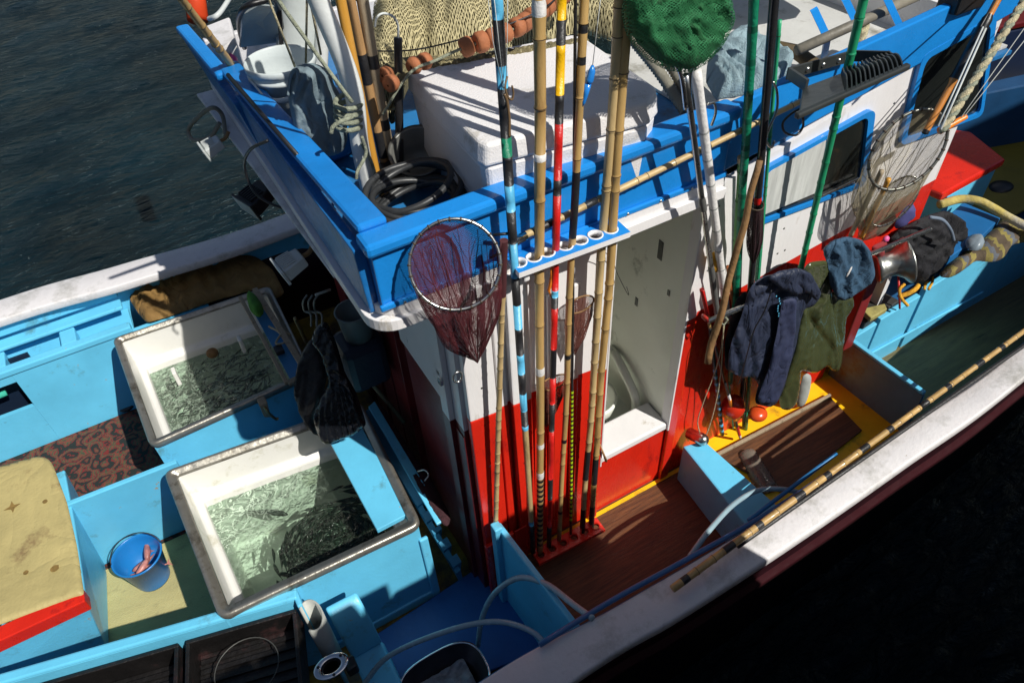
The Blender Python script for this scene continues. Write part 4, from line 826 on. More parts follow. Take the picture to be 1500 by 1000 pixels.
sheet('tarpaulin', [(188, 415), (240, 398), (300, 382), (350, 372), (375, 375), (400, 395), (418, 430), (400, 440), (388, 420), (330, 436), (262, 458), (215, 474), (205, 462), (190, 440)], lambda a, b: at(a, b, z=.42), (-.1, -.3, 1), .03, TARP, folds=.05, fscale=(.02, .006), ang=-.35, step=5, edge=10, pleat=(16, .03, 160, 500))
tag(bpy.data.objects['tarpaulin'], 'crumpled brown tarpaulin between the first tank and the port gunwale', 'tarpaulin')
sheet('sponge', [(360, 430), (370, 427), (384, 445), (388, 460), (378, 466), (366, 455)], dict(z=.55), (0, 0, 1), .05, SPG, folds=.004, step=4, edge=9, back=.6)
tag(bpy.data.objects['sponge'], 'bright green sponge on the corner of the first tank', 'sponge')
t = thing('rope_knot', at(412, 490, z=.49), 'white rope and dark block lying on the blue board of the first tank', 'rope')
g = G(); g.tube(bez([at(394, 478, z=.5), at(408, 486, z=.51), at(418, 500, z=.52), at(404, 503, z=.53), at(414, 488, z=.52), at(426, 490, z=.5)]), .006, 8); g.build('cord', ROC, t)
g = G(); p = at(410, 512, z=.5); g.box((p.x - .03, p.y - .04, .49), (p.x + .02, p.y + .03, .52)); g.build('block', BKP, t, bevel=.008)

# ================================================================ RODS IN THE RACK
YR = -.082
def rod(name, lab, cat, bot, top, r0, r1, mats, bands=(), nodes=0, group=None, base=0, bow=0, nodem=None, n=10, wob=0, seed=0, parts=None):
    g = rodmesh(bot, top, r0, r1, bands, nodes, n, base, bow, nodem, wob, seed); o = g.build(name, mats); tag(o, lab, cat, group); return o
def rk(tx, bx, by, ty=-560, yb=YR, yt=YR):
    """rod in the rack: passes image points (tx,0) and (bx,by) in the plane of the rack holes"""
    k = (ty - 0) / (by - 0); return at(bx, by, y=yb), at(tx + (bx - tx) * k, ty, y=yt)
RG = 'fishing rods standing in the blue rack'
def bandy(bot, top, y0, y1, px_of, slot, rf=1.04):
    """image rows -> t along the rod"""
    def t_of(y):
        lo, hi = 0., 1.
        for _ in range(30):
            m = (lo + hi) / 2; p = V(bot).lerp(V(top), m); d = ROT.transposed() @ (p - CAM); yy = 500 + FPX * d.y / d.z
            if yy > y: lo = m
            else: hi = m
        return lo
    return (t_of(y1), t_of(y0), slot, rf)
b, t_ = rk(728, 781, 808); B = [bandy(b, t_, y0, y1, 0, s_) for y0, y1, s_ in ((-560, -60, 2), (-60, 27, 1), (27, 95, 2), (95, 128, 1), (128, 200, 2), (200, 228, 3), (228, 270, 2), (270, 308, 1), (308, 355, 2), (355, 405, 1), (405, 445, 2), (445, 480, 1), (480, 518, 2), (518, 546, 1), (546, 575, 2), (575, 600, 1), (600, 622, 2), (622, 628, 1), (762, 768, 1), (768, 808, 2))]
rod('fishing_rod', 'rod wrapped in sky blue and black tape bands, leftmost in the blue rack', 'fishing rod', b, t_, .0125, .0155, [BAMG, TBL, BK, TGR], B, 0, RG)
b, t_ = rk(788, 791, 810); B = [bandy(b, t_, y0, y1, 0, s_, rf) for y0, y1, s_, rf in ((0, 24, 2, 1.15), (226, 236, 2, 1.12), (540, 550, 2, 1.12), (650, 656, 2, 1.1), (692, 700, 2, 1.12))] + [bandy(b, t_, 702 + k * 7, 705.5 + k * 7, 0, 1) for k in range(14)]
rod('fishing_rod', 'thick golden bamboo rod with white tape bands and a black striped foot', 'fishing rod', b, t_, .0155, .0175, [BAM, BK, TWH, NODE], B, 12, RG, nodem=3, seed=2, wob=.006, bow=.012)
b, t_ = rk(823, 804, 800); B = [bandy(b, t_, y0, y1, 0, s_) for y0, y1, s_ in ((-560, 28, 3), (28, 65, 2), (65, 138, 3), (138, 180, 2), (180, 262, 1), (262, 285, 2), (285, 372, 1), (395, 424, 1), (424, 434, 4), (434, 450, 2), (450, 510, 1), (510, 552, 2), (552, 590, 1), (590, 630, 2), (630, 700, 1), (700, 730, 2), (730, 770, 1), (770, 800, 2))]
rod('fishing_rod', 'rod taped yellow and black above and red and black below', 'fishing rod', b, t_, .0115, .013, [TRD, TRD, BK, TYL, TBL], B, 0, RG)
b, t_ = rk(857, 819, 790); B = [bandy(b, t_, y0, y1, 0, s_, 1.03) for y0, y1, s_ in ((34, 46, 1), (80, 92, 1), (248, 345, 1), (516, 522, 1), (640, 645, 1), (746, 750, 1))]
rod('fishing_rod', 'slim bamboo rod with a long black tape grip just above the rack', 'fishing rod', b, t_, .0115, .0135, [BAM, BK, NODE], B, 19, RG, nodem=2, seed=5, wob=.007, bow=-.010)
b, t_ = rk(843, 836, 785); B = [bandy(b, t_, 572 + k * 6.4, 575.4 + k * 6.4, 0, 1) for k in range(30)]
rod('fishing_rod', 'thin dark rod with lime and black bands along its lower half', 'fishing rod', b, t_, .0072, .004, [BK, LIME], B, 0, RG)
b, t_ = rk(907, 853, 778); B = [bandy(b, t_, y0, y1, 0, 1, 1.05) for y0, y1 in ((660, 702), (745, 778))]
rod('fishing_rod', 'pale split bamboo rod with many dark bindings, second from the right in the rack', 'fishing rod', b, t_, .0135, .0165, [BAMG, BK, NODE], B, 26, RG, nodem=2, seed=8, wob=.010, bow=.008)
b, t_ = rk(921, 866, 772); B = [bandy(b, t_, y0, y1, 0, 1, 1.05) for y0, y1 in ((668, 705), (738, 772))]
rod('fishing_rod', 'stout knobbly bamboo rod, rightmost in the blue rack', 'fishing rod', b, t_, .0140, .0175, [BAM, BK, NODE], B, 23, RG, nodem=2, seed=11, wob=.008, bow=-.012)
# thin lines, gaff hook, lure, blue fish lure
g = G(); g.tube([at(712, -30, y=-.10), at(722, 60, y=-.10), at(738, 135, y=-.11)], .0011, 5); g.tube([at(744, -20, y=-.10), at(743, 60, y=-.10), at(741, 135, y=-.11)], .0011, 5)
g.tube([at(722, -20, y=-.10), at(738, 130, y=-.11)], .0011, 5); tag(g.build('fishing_line', LTP), 'thin pale lines running down to the small gaff hook', 'line')
g = G(); p0 = at(743, 112, y=-.11); g.tube(bez([p0, at(740, 128, y=-.12), at(744, 142, y=-.12), at(750, 146, y=-.12), at(752, 136, y=-.12), at(750, 126, y=-.12)]), .003, 6); g.tube(bez([at(739, 138, y=-.12), at(743, 150, y=-.12), at(746, 175, y=-.12), at(746, 200, y=-.12)]), .0045, 6); tag(g.build('gaff_hook', mat('gaff_brown', (.16, .10, .05), .5)), 'small wire and wood gaff hook tied beside the blue and black rod', 'hook')
t = thing('fish_lure', at(862, 110, y=-.1), 'bright blue fish lure hanging on a thin line above the white chest', 'lure')
g = G(); ps = [at(868, 96, y=-.10), at(867, 104, y=-.10), at(864, 118, y=-.10), at(861, 122, y=-.10)]; g.tube(ps, [.004, .0105, .0115, .009], 10); g.tube([at(861, 123, y=-.10), at(858, 138, y=-.10), at(855, 150, y=-.10), at(853, 156, y=-.1)], [.011, .0085, .006, .002], 10); g.build('lure_body', mat('lure_blue', (.02, .20, .62), .2), t)
g = G(); g.tube([at(882, -20, y=-.10), at(868, 97, y=-.1)], .0012, 5); g.build('line', LTP, t)
g = G(); g.tube(bez([at(808, 400, y=-.075), at(809, 412, y=-.075), at(805, 425, y=-.075), at(808, 436, y=-.075)]), [.004] * 36 + [.001], 6) if False else g.tube([at(808, 388, y=-.075), at(809, 405, y=-.075), at(804, 425, y=-.075), at(807, 436, y=-.075)], [.004, .008, .006, .001], 8); tag(g.build('squid_lure', ORG), 'small orange lure dangling just beneath the rack', 'lure')
# bamboo pole lying along the roof side, steel socket at its end
a, b = at(762, 348, y=-.056), at(1172, 149, y=-.056)
g = rodmesh(a, b, .0125, .0105, [(.055, .11, 1, 1.1), (.21, .25, 1, 1.1), (.615, .65, 1, 1.12)], 12, 10, 0, 0, 2, seed=3); tag(g.build('bamboo_pole', [BAMG, BK, NODE]), 'pale bamboo pole lashed along the blue roof side with black bindings', 'pole')
t = thing('rod_socket', at(745, 354, y=-.13), 'short steel pipe socket at the left end of the lashed bamboo pole', 'socket')
g = G(); p, q = at(735, 362, y=-.07), at(770, 345, y=-.058); g.tube([p, q], .015, 14); g.build('pipe', CHR, t); g = G(); g.tube([p, p.lerp(q, .3)], .017, 14); g.build('collar', STL, t)
for (sx, sy, ex, ey) in ((722, 344, 757, 341), (718, 378, 770, 350)):
    g = G(); g.tube([at(sx, sy, y=-.06), at(ex, ey, y=-.08)], .005, 8); g.build('strut', BKP, t)

# ================================================================ LANDING NETS
def hoopnet(C, u, v, r, tip, mat_n, hoop_m, lab, hoop_r=.006, sag=.0, handle=None, uvs=(2.2, 1.2), asp=1.0, rings=True, group=None, lump=.0, nu=72, nv=26, seed=0, pw=1.5, strands=None):
    C = V(C); u = V(u).normalized(); v = V(v); v = (v - u * v.dot(u)).normalized(); tip = V(tip); nrm = u.cross(v)
    t = thing('landing_net', C, lab, 'landing net', group)
    circ = lambda a: C + u * (r * math.cos(a)) + v * (r * asp * math.sin(a))
    g = G(); ps = [circ(i * 2 * math.pi / 48) for i in range(49)]; g.tube(ps, hoop_r, 8, cap=False); g.build('hoop', hoop_m, t)
    if rings:
        g = G()
        for i in range(26):
            a = i * 6.2832 / 26; p = circ(a); q = circ(a + .035); g.tube([p, q], hoop_r * 1.35, 8)
        tag(g.build('lashing', NODE, t), kind='stuff')
    def f(s, k):
        a = s * 2 * math.pi; e = circ(a); kk = k
        mid = C.lerp(tip, kk) + V((0, 0, -sag * math.sin(kk * math.pi)))
        rad = (1 - kk ** pw) * (1 + .12 * math.sin(kk * 3.1)); fo = 1 + (.10 + lump) * kk * 2.6 * noise.noise(V((math.cos(a) * 2.6, math.sin(a) * 2.6, kk * 1.2 + seed))) + .16 * kk * math.sin(a * 11 + seed) + .08 * kk * math.sin(a * 23)
        off = (e - C) * rad * fo; return mid + off
    g = G(); g.grid(f, nu, nv, us=uvs[0], vs_=uvs[1]); g.build('netting', mat_n, t)
    if strands:
        g = G()
        for i in range(strands[0]):
            s0 = i / strands[0] + rnd.uniform(-.01, .01); w0 = rnd.uniform(.0, .03); k0 = rnd.uniform(0, .35); k1 = rnd.uniform(.75, 1)
            ps = [f((s0 + w0 * math.sin(j * .5 + i)) % 1, k0 + (k1 - k0) * j / 12) + V((rnd.uniform(-1, 1), rnd.uniform(-1, 1), 0)) * .0016 for j in range(13)]
            g.tube(ps, [rnd.uniform(.5, 1) * strands[1] for _ in ps], 4)
        tag(g.build('gathered_threads', strands[2], t), kind='stuff')
    if handle:
        g = rodmesh(handle[0], handle[1], handle[2], handle[2], handle[4] if len(handle) > 4 else (), handle[5] if len(handle) > 5 else 0, 10, 0, 0, 1 if len(handle) > 5 else None, seed=4)
        g.build('handle', handle[3], t)
    return t
MN = netmat('maroon_netting', (.11, .014, .020), 120, .36)
C = at(667, 388, y=-.145)
hoopnet(C, (.95, -.28, .06), (-.03, .50, .80), .136, at(700, 532, y=-.09), MN, STL, 'maroon landing net with a round metal hoop hanging at the blue roof corner', .0052, handle=None, uvs=(1.6, .8), lump=.14, seed=2, pw=1.35, strands=(70, .0016, mat('maroon_thread', (.075, .008, .012), .8)))
g = rodmesh(at(726, 765, y=-.05), at(738, 352, y=-.12), .0115, .0105, [(.86, 1, 1, 1.25)], 20, 10, 0, 0, 2, seed=6); tag(g.build('bamboo_pole', [BAMG, mat('maroon_wrap', (.06, .012, .015), .8), NODE]), 'slim bamboo handle with many nodes standing left of the rack under the maroon net', 'pole')
MN2 = netmat('brown_netting', (.16, .05, .035), 70, .36)
hoopnet(at(850, 446, y=-.045), (.9, -.2, .25), (-.05, .15, .98), .055, at(842, 520, y=-.05), MN2, BRK, 'small brown net hanging on the white cabin wall behind the rods', .0035, uvs=(.9, .5), rings=False, asp=.6, lump=.3, seed=5, strands=(26, .0018, mat('brown_thread', (.10, .03, .022), .8)))
hoopnet(at(812, 560, y=-.045), (.95, -.2, .2), (-.05, .25, .95), .06, at(800, 626, y=-.05), MN2, BRK, 'small brown net hanging lower down on the red cabin wall', .0035, uvs=(.9, .5), rings=False, asp=.5, lump=.3, seed=8, strands=(26, .0018, MATS['brown_thread']))
SN = netmat('tan_netting', (.36, .31, .20), 120, .26)
C = at(1330, 220, y=-.15)
hoopnet(C, (.80, -.05, .60), (-.45, .55, .70), .186, at(1268, 338, y=-.07), SN, mat('dark_hoop', (.16, .16, .14), .35, metal=.7), 'large tan landing net with an orange ended handle over the white wall', .0065, handle=None, uvs=(2.4, 1.2), asp=.74, lump=.2, seed=4, pw=1.7, strands=(44, .0014, mat('tan_thread', (.26, .22, .14), .8)))
g = rodmesh(at(1376, 192, y=-.17), at(1415, 171, y=-.19), .016, .011, (), 0, 12); tag(g.build('net_grip', ORG), 'orange grip sticking out of the tan landing net', 'grip')
SN2 = netmat('grey_netting', (.28, .25, .18), 120, .34)
hoopnet(at(1310, 295, y=-.12), (.55, -.1, .8), (-.5, .6, .3), .13, at(1262, 350, y=-.06), SN2, STL, 'second grey net with a knotted wire hoop below the tan net', .0045, uvs=(1.8, .9), asp=.55, lump=.3, seed=9)
for k, (a, b, m_, l_) in enumerate((((1262, 348), (1302, 262), WOA, 'amber wooden stick inside the hanging tan net'), ((1246, 345), (1292, 250), WOG, 'grey wooden stick inside the hanging tan net'))):
    g = rodmesh(at(*a, y=-.08), at(*b, y=-.14), .011, .011); tag(g.build('net_stick', m_), l_, 'stick')

# big green net with chromed handle
C = at(985, 45, y=-.10)
GN = netmat('dark_green_netting', (.012, .03, .02), 60, .3)
t = hoopnet(at(996, 40, y=-.08), (.86, -.25, .1), (.0, .4, .9), .112, at(985, 20, y=.12), GN, mat('green_hoop', (.02, .16, .07), .5), 'large green landing net bundled up on a chromed double handle', .009, rings=False, uvs=(1.6, .8), asp=.85)
sheet('green_bundle', [(930, -60), (1050, -60), (1062, -10), (1070, 30), (1058, 62), (1035, 88), (1012, 103), (985, 98), (958, 82), (938, 62), (926, 40), (920, 10)], dict(y=-.16), (-.3, -.8, .5), .05, GRP, t, folds=.020, fscale=(.020, .010), step=4, edge=18, back=1.5, ang=.6, pleat=(21, .022, 930, -40))
sheet('green_mesh', [(928, -60), (1052, -60), (1066, -10), (1074, 30), (1062, 64), (1038, 92), (1012, 108), (984, 104), (954, 88), (932, 66), (920, 42), (914, 10)], dict(y=-.165), (-.3, -.8, .5), .065, netmat('green_mesh_net', (.02, .17, .06), 110, .30), t, folds=.035, fscale=(.02, .012), step=5, edge=18, back=1.4, seed=3)
g = G(); g.tube(bez([at(980, 85, y=-.16), at(994, 102, y=-.16), at(1000, 125, y=-.16), at(1004, 160, y=-.15)], 8), .0062, 10); g.tube(bez([at(1022, 92, y=-.16), at(1012, 104, y=-.16), at(1010, 130, y=-.155), at(1012, 165, y=-.15)], 8), .0062, 10); g.build('fork', CHR, t)
g = rodmesh(at(1052, 470, y=-.10), at(1004, 110, y=-.155), .0105, .0105, [(.0, .30, 1, 1.25), (.55, .6, 1, 1.3)]); g.build('handle', [STL, mat('grey_sleeve', (.10, .10, .095), .4)], t)

# ================================================================ POLES BY THE DOOR
PG = 'poles and sticks leaning on the cabin beside the door'
def lean(name, lab, top, bot, r0, r1, mats, bands=(), nodes=0, yt=-.10, yb=-.06, n=10, bow=0, nodem=None, wob=0, seed=0, cat='pole'):
    return rod(name, lab, cat, at(*bot, y=yb), at(*top, y=yt), r0, r1, mats, bands, nodes, PG, 0, bow, nodem, n, wob, seed)
lean('taped_pole', 'white taped pole leaning just right of the doorway', (1020, 104), (1066, 470), .0165, .0165, [TWH, mat('grey_tape', (.34, .35, .33), .5)], [(.1 + .09 * k, .105 + .09 * k, 1, 1.05) for k in range(9)], wob=.002)
lean('taped_pole', 'green taped pole rising behind the black carbon pole', (1113, -120), (1070, 560), .0135, .0165, [TGR, mat('dark_green_tape', (.006, .09, .05), .3)], [(.05 + .05 * k, .06 + .05 * k, 1, 1.07) for k in range(19)], yb=-.05, wob=.006)
lean('carbon_pole', 'shiny black carbon pole crossing in front of the green taped pole', (1144, -120), (1084, 610), .0125, .0165, [mat('carbon', (.02, .02, .022), .2, coat=.5), TRD, TGR], [(.60, .612, 1, 1.06)], yt=-.14, yb=-.05)
lean('bamboo_pole', 'thin glossy green bamboo right beside the black carbon pole', (1142, 30), (1092, 625), .006, .0075, [mat('green_bamboo', (.03, .33, .16), .25), NODE], (), 18, nodem=1, yt=-.10)
lean('bamboo_pole', 'short pale green bamboo with a capped top standing by the doorway', (1086, 230), (1074, 430), .0125, .0125, [mat('pale_green_bamboo', (.11, .33, .10), .35), NODE, BAMG], [(.97, 1, 2, 1.25)], 5, nodem=1, yt=-.05, yb=-.05)
lean('teal_pole', 'teal pole behind the navy jacket', (1118, 300), (1092, 630), .012, .012, [TGR], (), yt=-.06, yb=-.04)
lean('stick', 'rough brown branch crossing the other poles with its end sticking out', (1113, 235), (1037, 531), .016, .0125, [BRK], (), yt=-.12, yb=-.22, wob=.012, seed=3, cat='stick')
lean('stick', 'short stick with a red wrapped top by the red door jamb', (1028, 424), (1040, 480), .007, .009, [BAM, TRD], [(.35, 1, 1, 1.15)], yt=-.05, yb=-.06, cat='stick')
lean('striped_rod', 'rod foot banded in blue and black beside the wall', (1040, 480), (1058, 636), .0115, .0095, [BK, TBL], [(.04 + .06 * k, .065 + .06 * k, 1, 1.02) for k in range(11)], yt=-.05, yb=-.045, cat='rod')
lean('rod', 'thin dark brown rod between the striped rod and the jacket', (1046, 500), (1080, 632), .005, .008, [mat('brown_rod', (.10, .03, .02), .4)], yt=-.10, yb=-.06, cat='rod')
lean('rod', 'short rod with an orange float section and a red tip', (1062, 560), (1084, 640), .0085, .006, [BK, ORG, TRD, TWH], [(.0, .05, 3, 1), (.05, .22, 2, 1.1), (.34, .72, 1, 1.35), (.72, .8, 3, 1.3)], yt=-.10, yb=-.09, cat='rod')
lean('rod', 'bright teal banded rod foot under the jacket hem', (1091, 545), (1089, 627), .0085, .0095, [BK, TGR], [(.3, .6, 1, 1.1)], yt=-.06, yb=-.05, cat='rod')
lean('rod', 'thin green rod foot among the dark rods', (1068, 560), (1074, 628), .004, .004, [TGR], yt=-.07, yb=-.06, cat='rod')
lean('bamboo_pole', 'tall green painted bamboo leaning across the cabin window', (1293, -120), (1172, 398), .0125, .0165, [mat('window_green_bamboo', (.018, .26, .12), .3), mat('green_joint', (.008, .12, .06), .3)], (), 15, nodem=1, yt=-.14, yb=-.11, seed=9)
lean('stick', 'dark orange handle among the poles left of the jacket', (1066, 390), (1078, 470), .008, .008, [mat('rust_orange', (.35, .10, .03), .5)], yt=-.05, yb=-.06, cat='stick')
hoopnet(at(1108, 300, y=-.12), (.9, -.1, .1), (0, .9, .2), .028, at(1103, 388, y=-.10), netmat('dark_maroon_netting', (.035, .012, .016), 70, .5), NODE, 'narrow dark maroon net hanging among the poles', .003, uvs=(.6, .5), rings=False, lump=.3, pw=3)
g = G(); g.tube(bez([at(1062, 470, y=-.14), at(1052, 530, y=-.10), at(1030, 590, y=-.06), at(1022, 620, y=-.05), at(1032, 640, y=-.06), at(1046, 600, y=-.08), at(1056, 545, y=-.10), at(1060, 475, y=-.14)], 8), .003, 6); tag(g.build('looped_string', ROC), 'pale looped string hanging from the end of the steel bar', 'string')
g = G(); g.tube([at(1056, 466, y=-.14), at(1060, 462, y=-.145), at(1066, 468, y=-.15), at(1060, 476, y=-.15), at(1054, 470, y=-.145), at(1062, 464, y=-.14)], .005, 6); tag(g.build('string_knot', ROP), 'grey knot of string wound on the end of the steel bar', 'knot')
c = at(1074, 596, y=-.08); g = G(); g.ell(c, (.062, .062, .075), n=20); tag(g.build('float_buoy', mat('red_float', (.55, .03, .01), .25)), 'round red float on the yellow deck behind the jacket', 'float')
c = at(1110, 606, y=-.09); g = G(); g.ell(c, (.055, .05, .035), n=20); tag(g.build('float_buoy', mat('red_orange_float', (.62, .07, .015), .25)), 'orange red float half hidden below the navy jacket hem', 'float')
sheet('rope_bundle', [(1040, 372), (1052, 366), (1056, 385), (1050, 400), (1040, 398)], dict(y=-.05), (0, -1, .2), .02, ROY, folds=.012, fscale=(.2, .1), step=3, edge=6); tag(bpy.data.objects['rope_bundle'], 'small yellow rope bundle tucked behind the poles', 'rope')

# ================================================================ RAIL WITH CLOTHES
t = thing('rail', at(1035, 468, y=-.14), 'polished steel pipe rail carrying the clothes along the cabin', 'rail')
a, b = at(1038, 470, y=-.145), at(1362, 336, y=-.145)
g = G(); g.tube([a, b], .0115, 14); g.build('pipe', STL, t)
g = G(); g.tube([at(1030, 462, y=-.0), at(1031, 464, y=-.10), a], .0105, 12); g.build('bend', mat('rail_red_end', (.45, .03, .02), .3), t)
g = G(); g.tube([at(1360, 337, y=-.0), b], .0105, 12); g.build('stay', STL, t)
sheet('navy_jacket', [(1106, 412), (1118, 405), (1140, 400), (1168, 394), (1187, 401), (1204, 433), (1192, 448), (1178, 452), (1172, 475), (1166, 505), (1158, 535), (1147, 570), (1139, 590), (1130, 596), (1106, 592), (1107, 578), (1112, 562), (1100, 550), (1092, 554), (1078, 549), (1066, 542), (1068, 515), (1076, 488), (1086, 465), (1096, 428)], dict(y=-.17), (-.35, -1, .25), .010, NVY, folds=.018, fscale=(.03, .006), ang=.32, step=3.6, edge=6, back=1.2, pleat=(30, .022, 1150, 330))
jk = bpy.data.objects['navy_jacket']; tag(jk, 'quilted navy blue jacket hanging on the steel rail', 'jacket')
sheet('collar', [(1124, 408), (1140, 397), (1170, 392), (1188, 400), (1204, 430), (1196, 442), (1184, 428), (1166, 432), (1146, 424)], dict(y=-.215), (-.2, -1, .5), .012, NVY, jk, folds=.014, fscale=(.05, .02), step=3.4, edge=6, back=1.6, pleat=(34, .014, 1150, 500))
sheet('sleeve', [(1146, 440), (1166, 436), (1166, 480), (1160, 520), (1150, 560), (1138, 590), (1112, 592), (1110, 582), (1126, 540), (1138, 490)], dict(y=-.215), (-.2, -1, .2), .008, mat('navy_sleeve', (.020, .027, .068), .7, .2, 6, .3, wr=(8, .6)), jk, folds=.022, fscale=(.04, .004), ang=.32, step=3.6, edge=6, back=1.6, pleat=(17, .018, 1165, 250))
g = G(); g.tube(bez([at(1130, 425, y=-.262), at(1120, 455, y=-.262), at(1104, 485, y=-.258), at(1094, 520, y=-.25), at(1086, 552, y=-.235), at(1082, 562, y=-.225)], 8), .0028, 6); g.build('zip', BKP, jk)
g = G(); c = at(1141, 452, y=-.262)
for i in range(9):
    a_ = at(1140 + rnd.uniform(-3, 3), 434 + i * 3.6, y=-.262); g.ell(a_, (.004, .002, .006), n=6)
g.build('embroidery', TBL, jk)
sheet('olive_trousers', [(1178, 392), (1186, 384), (1213, 382), (1219, 420), (1220, 450), (1226, 500), (1230, 530), (1224, 542), (1212, 536), (1196, 546), (1184, 545), (1172, 540), (1172, 560), (1168, 590), (1158, 601), (1144, 600), (1141, 585), (1152, 550), (1166, 500), (1176, 450), (1188, 446), (1203, 434), (1190, 405)], dict(y=-.165), (-.3, -1, .25), .010, OLV, folds=.020, fscale=(.03, .008), ang=.10, step=3.6, edge=6, back=1.4, pleat=(26, .030, 1196, 250))
tag(bpy.data.objects['olive_trousers'], 'shiny olive green oilskin trousers hanging between the navy jacket and the blue cloth', 'trousers')
olv = bpy.data.objects['olive_trousers']
sheet('trouser_leg', [(1216, 425), (1232, 432), (1250, 432), (1252, 446), (1240, 466), (1236, 500), (1232, 538), (1222, 546), (1212, 535), (1214, 480)], dict(y=-.13), (-.3, -1, .25), .014, OLV, olv, folds=.015, step=3.8, edge=6, back=1.5, pleat=(15, .024, 1230, 330))
sheet('waistband', [(1176, 396), (1186, 384), (1212, 381), (1216, 396), (1206, 414), (1196, 430), (1186, 415)], dict(y=-.195), (-.2, -1, .4), .010, OLV, olv, folds=.012, step=3.6, edge=5, back=1.5, pleat=(14, .016, 1196, 480))
sheet('dark_jacket', [(1078, 440), (1092, 425), (1100, 440), (1092, 480), (1080, 520), (1076, 548), (1062, 540), (1062, 500)], dict(y=-.12), (-.3, -1, .2), .012, BKC, folds=.015, step=4, edge=6, back=1.2, pleat=(14, .02, 1080, 330)); tag(bpy.data.objects['dark_jacket'], 'black garment half hidden behind the left edge of the navy jacket', 'jacket')
sheet('grey_cloth', [(1178, 545), (1190, 548), (1186, 575), (1178, 596), (1166, 598), (1170, 572)], dict(y=-.10), (0, -1, 0), .02, mat('pale_grey_cloth', (.34, .36, .34), .9), folds=.01, step=5, edge=10); tag(bpy.data.objects['grey_cloth'], 'pale grey cloth showing below the olive trousers', 'cloth')
sheet('blue_cloth', [(1207, 366), (1222, 352), (1241, 346), (1262, 351), (1274, 366), (1279, 385), (1283, 404), (1274, 416), (1256, 430), (1240, 440), (1229, 440), (1222, 428), (1216, 414), (1214, 390)], dict(y=-.20), (-.2, -1, .4), .012, NV2, folds=.020, fscale=(.04, .012), ang=-.35, step=3.2, edge=7, back=2.5, pleat=(30, .030, 1226, 270))
bc = bpy.data.objects['blue_cloth']; tag(bc, 'faded blue work shirt draped over the rail beside the winch', 'shirt')
g = G(); g.ell(at(1244, 398, y=-.275), (.007, .004, .028), n=10, rot=Matrix.Rotation(.25, 3, 'Y')); g.build('patch', TWH, bc)
# winch drum
c = at(1300, 388, y=-.13); t = thing('winch', c, 'polished aluminium winch drum beside the blue work shirt', 'winch')
ax = V((.8, -.45, .25)).normalized()
g = G(); g.lathe(c - ax * .06, [(0, 0), (.07, 0), (.082, .008), (.07, .03), (.058, .055), (.062, .09), (.085, .125), (.115, .148), (.118, .156), (.108, .160), (.03, .158), (0, .158)], 40, axis=ax); g.build('drum', mat('aluminium', (.42, .43, .40), .33, .1, 8, .1, metal=.9), t)
g = G(); g.box((c.x - .03, c.y + .04, .45), (c.x + .05, c.y + .12, c.z - .02)); g.build('pedestal', mat('winch_red', (.20, .02, .02), .4), t, bevel=.01)
sheet('black_jacket', [(1300, 352), (1318, 335), (1340, 324), (1356, 316), (1384, 308), (1406, 318), (1416, 334), (1412, 356), (1400, 352), (1390, 375), (1374, 395), (1356, 418), (1338, 414), (1328, 402), (1326, 380), (1316, 366)], lambda a, b: at(a, b, y=-.02), (-.2, -.7, .6), .05, BKC, folds=.03, fscale=(.026, .009), ang=-1.0, step=4, edge=12, back=.5, pleat=(22, .03, 1420, 300))
bj = bpy.data.objects['black_jacket']; tag(bj, 'black jacket heaped on the platform in front of the winch', 'jacket')
g = G(); g.tube(bez([at(1362, 318, y=-.12), at(1380, 322, y=-.14), at(1392, 336, y=-.145), at(1397, 352, y=-.13)], 8), .009, 8); g.build('grey_band', mat('grey_band', (.14, .18, .24), .8), bj)
# crate, net tray, ropes under the winch
def quadbox(name, lab, cat, tq, h, m, open_=False, z=None, grp=None, bevel=.006):
    P_ = [at(px, py, z=z) for px, py in tq]; g = G(); g.hexa([p - V((0, 0, h)) for p in P_], P_); o = g.build(name, m, bevel=bevel); tag(o, lab, cat, grp); return o
quadbox('tray', 'shallow black tray on the platform under the winch', 'tray', [(1238, 448), (1268, 472), (1318, 440), (1296, 428)], .06, mat('tray_black', (.03, .03, .028), .5, .3, 8, .3), z=.50)
quadbox('yellow_case', 'small faded yellow case lying in the black tray', 'case', [(1262, 452), (1276, 466), (1300, 452), (1296, 444)], .035, mat('faded_yellow', (.34, .30, .10), .6, .2, 8, .3, dirt=(.08, .07, .04), dirt_amt=.35), z=.545)
c = at(1256, 440, z=.56); g = G(); g.ell(c, (.06, .045, .035), n=18); tag(g.build('straw_basket', mat('straw', (.45, .32, .13), .8, .3, 50, 1, 120)), 'small round straw basket behind the yellow case', 'basket')
g = G(); g.tube(bez([at(1330, 448, z=.56), at(1320, 436, z=.6), at(1318, 424, z=.64), at(1325, 416, z=.66)]), .009, 8); g.tube(bez([at(1318, 434, z=.6), at(1330, 430, z=.62), at(1340, 424, z=.64), at(1345, 418, z=.64)]), .014, 8); g.tube(bez([at(1354, 424, z=.6), at(1356, 416, z=.62), at(1364, 404, z=.64), at(1366, 412, z=.62), at(1360, 424, z=.6)]), .008, 8); tag(g.build('yellow_rope', ROY), 'bright yellow rope coiled at the edge of the platform', 'rope')
g = G(); g.tube([at(1316, 405, z=.7), at(1318, 452, z=.5)], .006, 8); tag(g.build('red_rod', TRD), 'thin red rod standing between the winch and yellow rope', 'rod')
sheet('red_cloth', [(1275, 362), (1300, 350), (1292, 380), (1284, 378)], dict(y=-.10), (0, -1, .2), .02, mat('dark_red_cloth', (.20, .01, .015), .8), folds=.01, step=4, edge=8); tag(bpy.data.objects['red_cloth'], 'dark red cloth behind the winch drum', 'cloth')
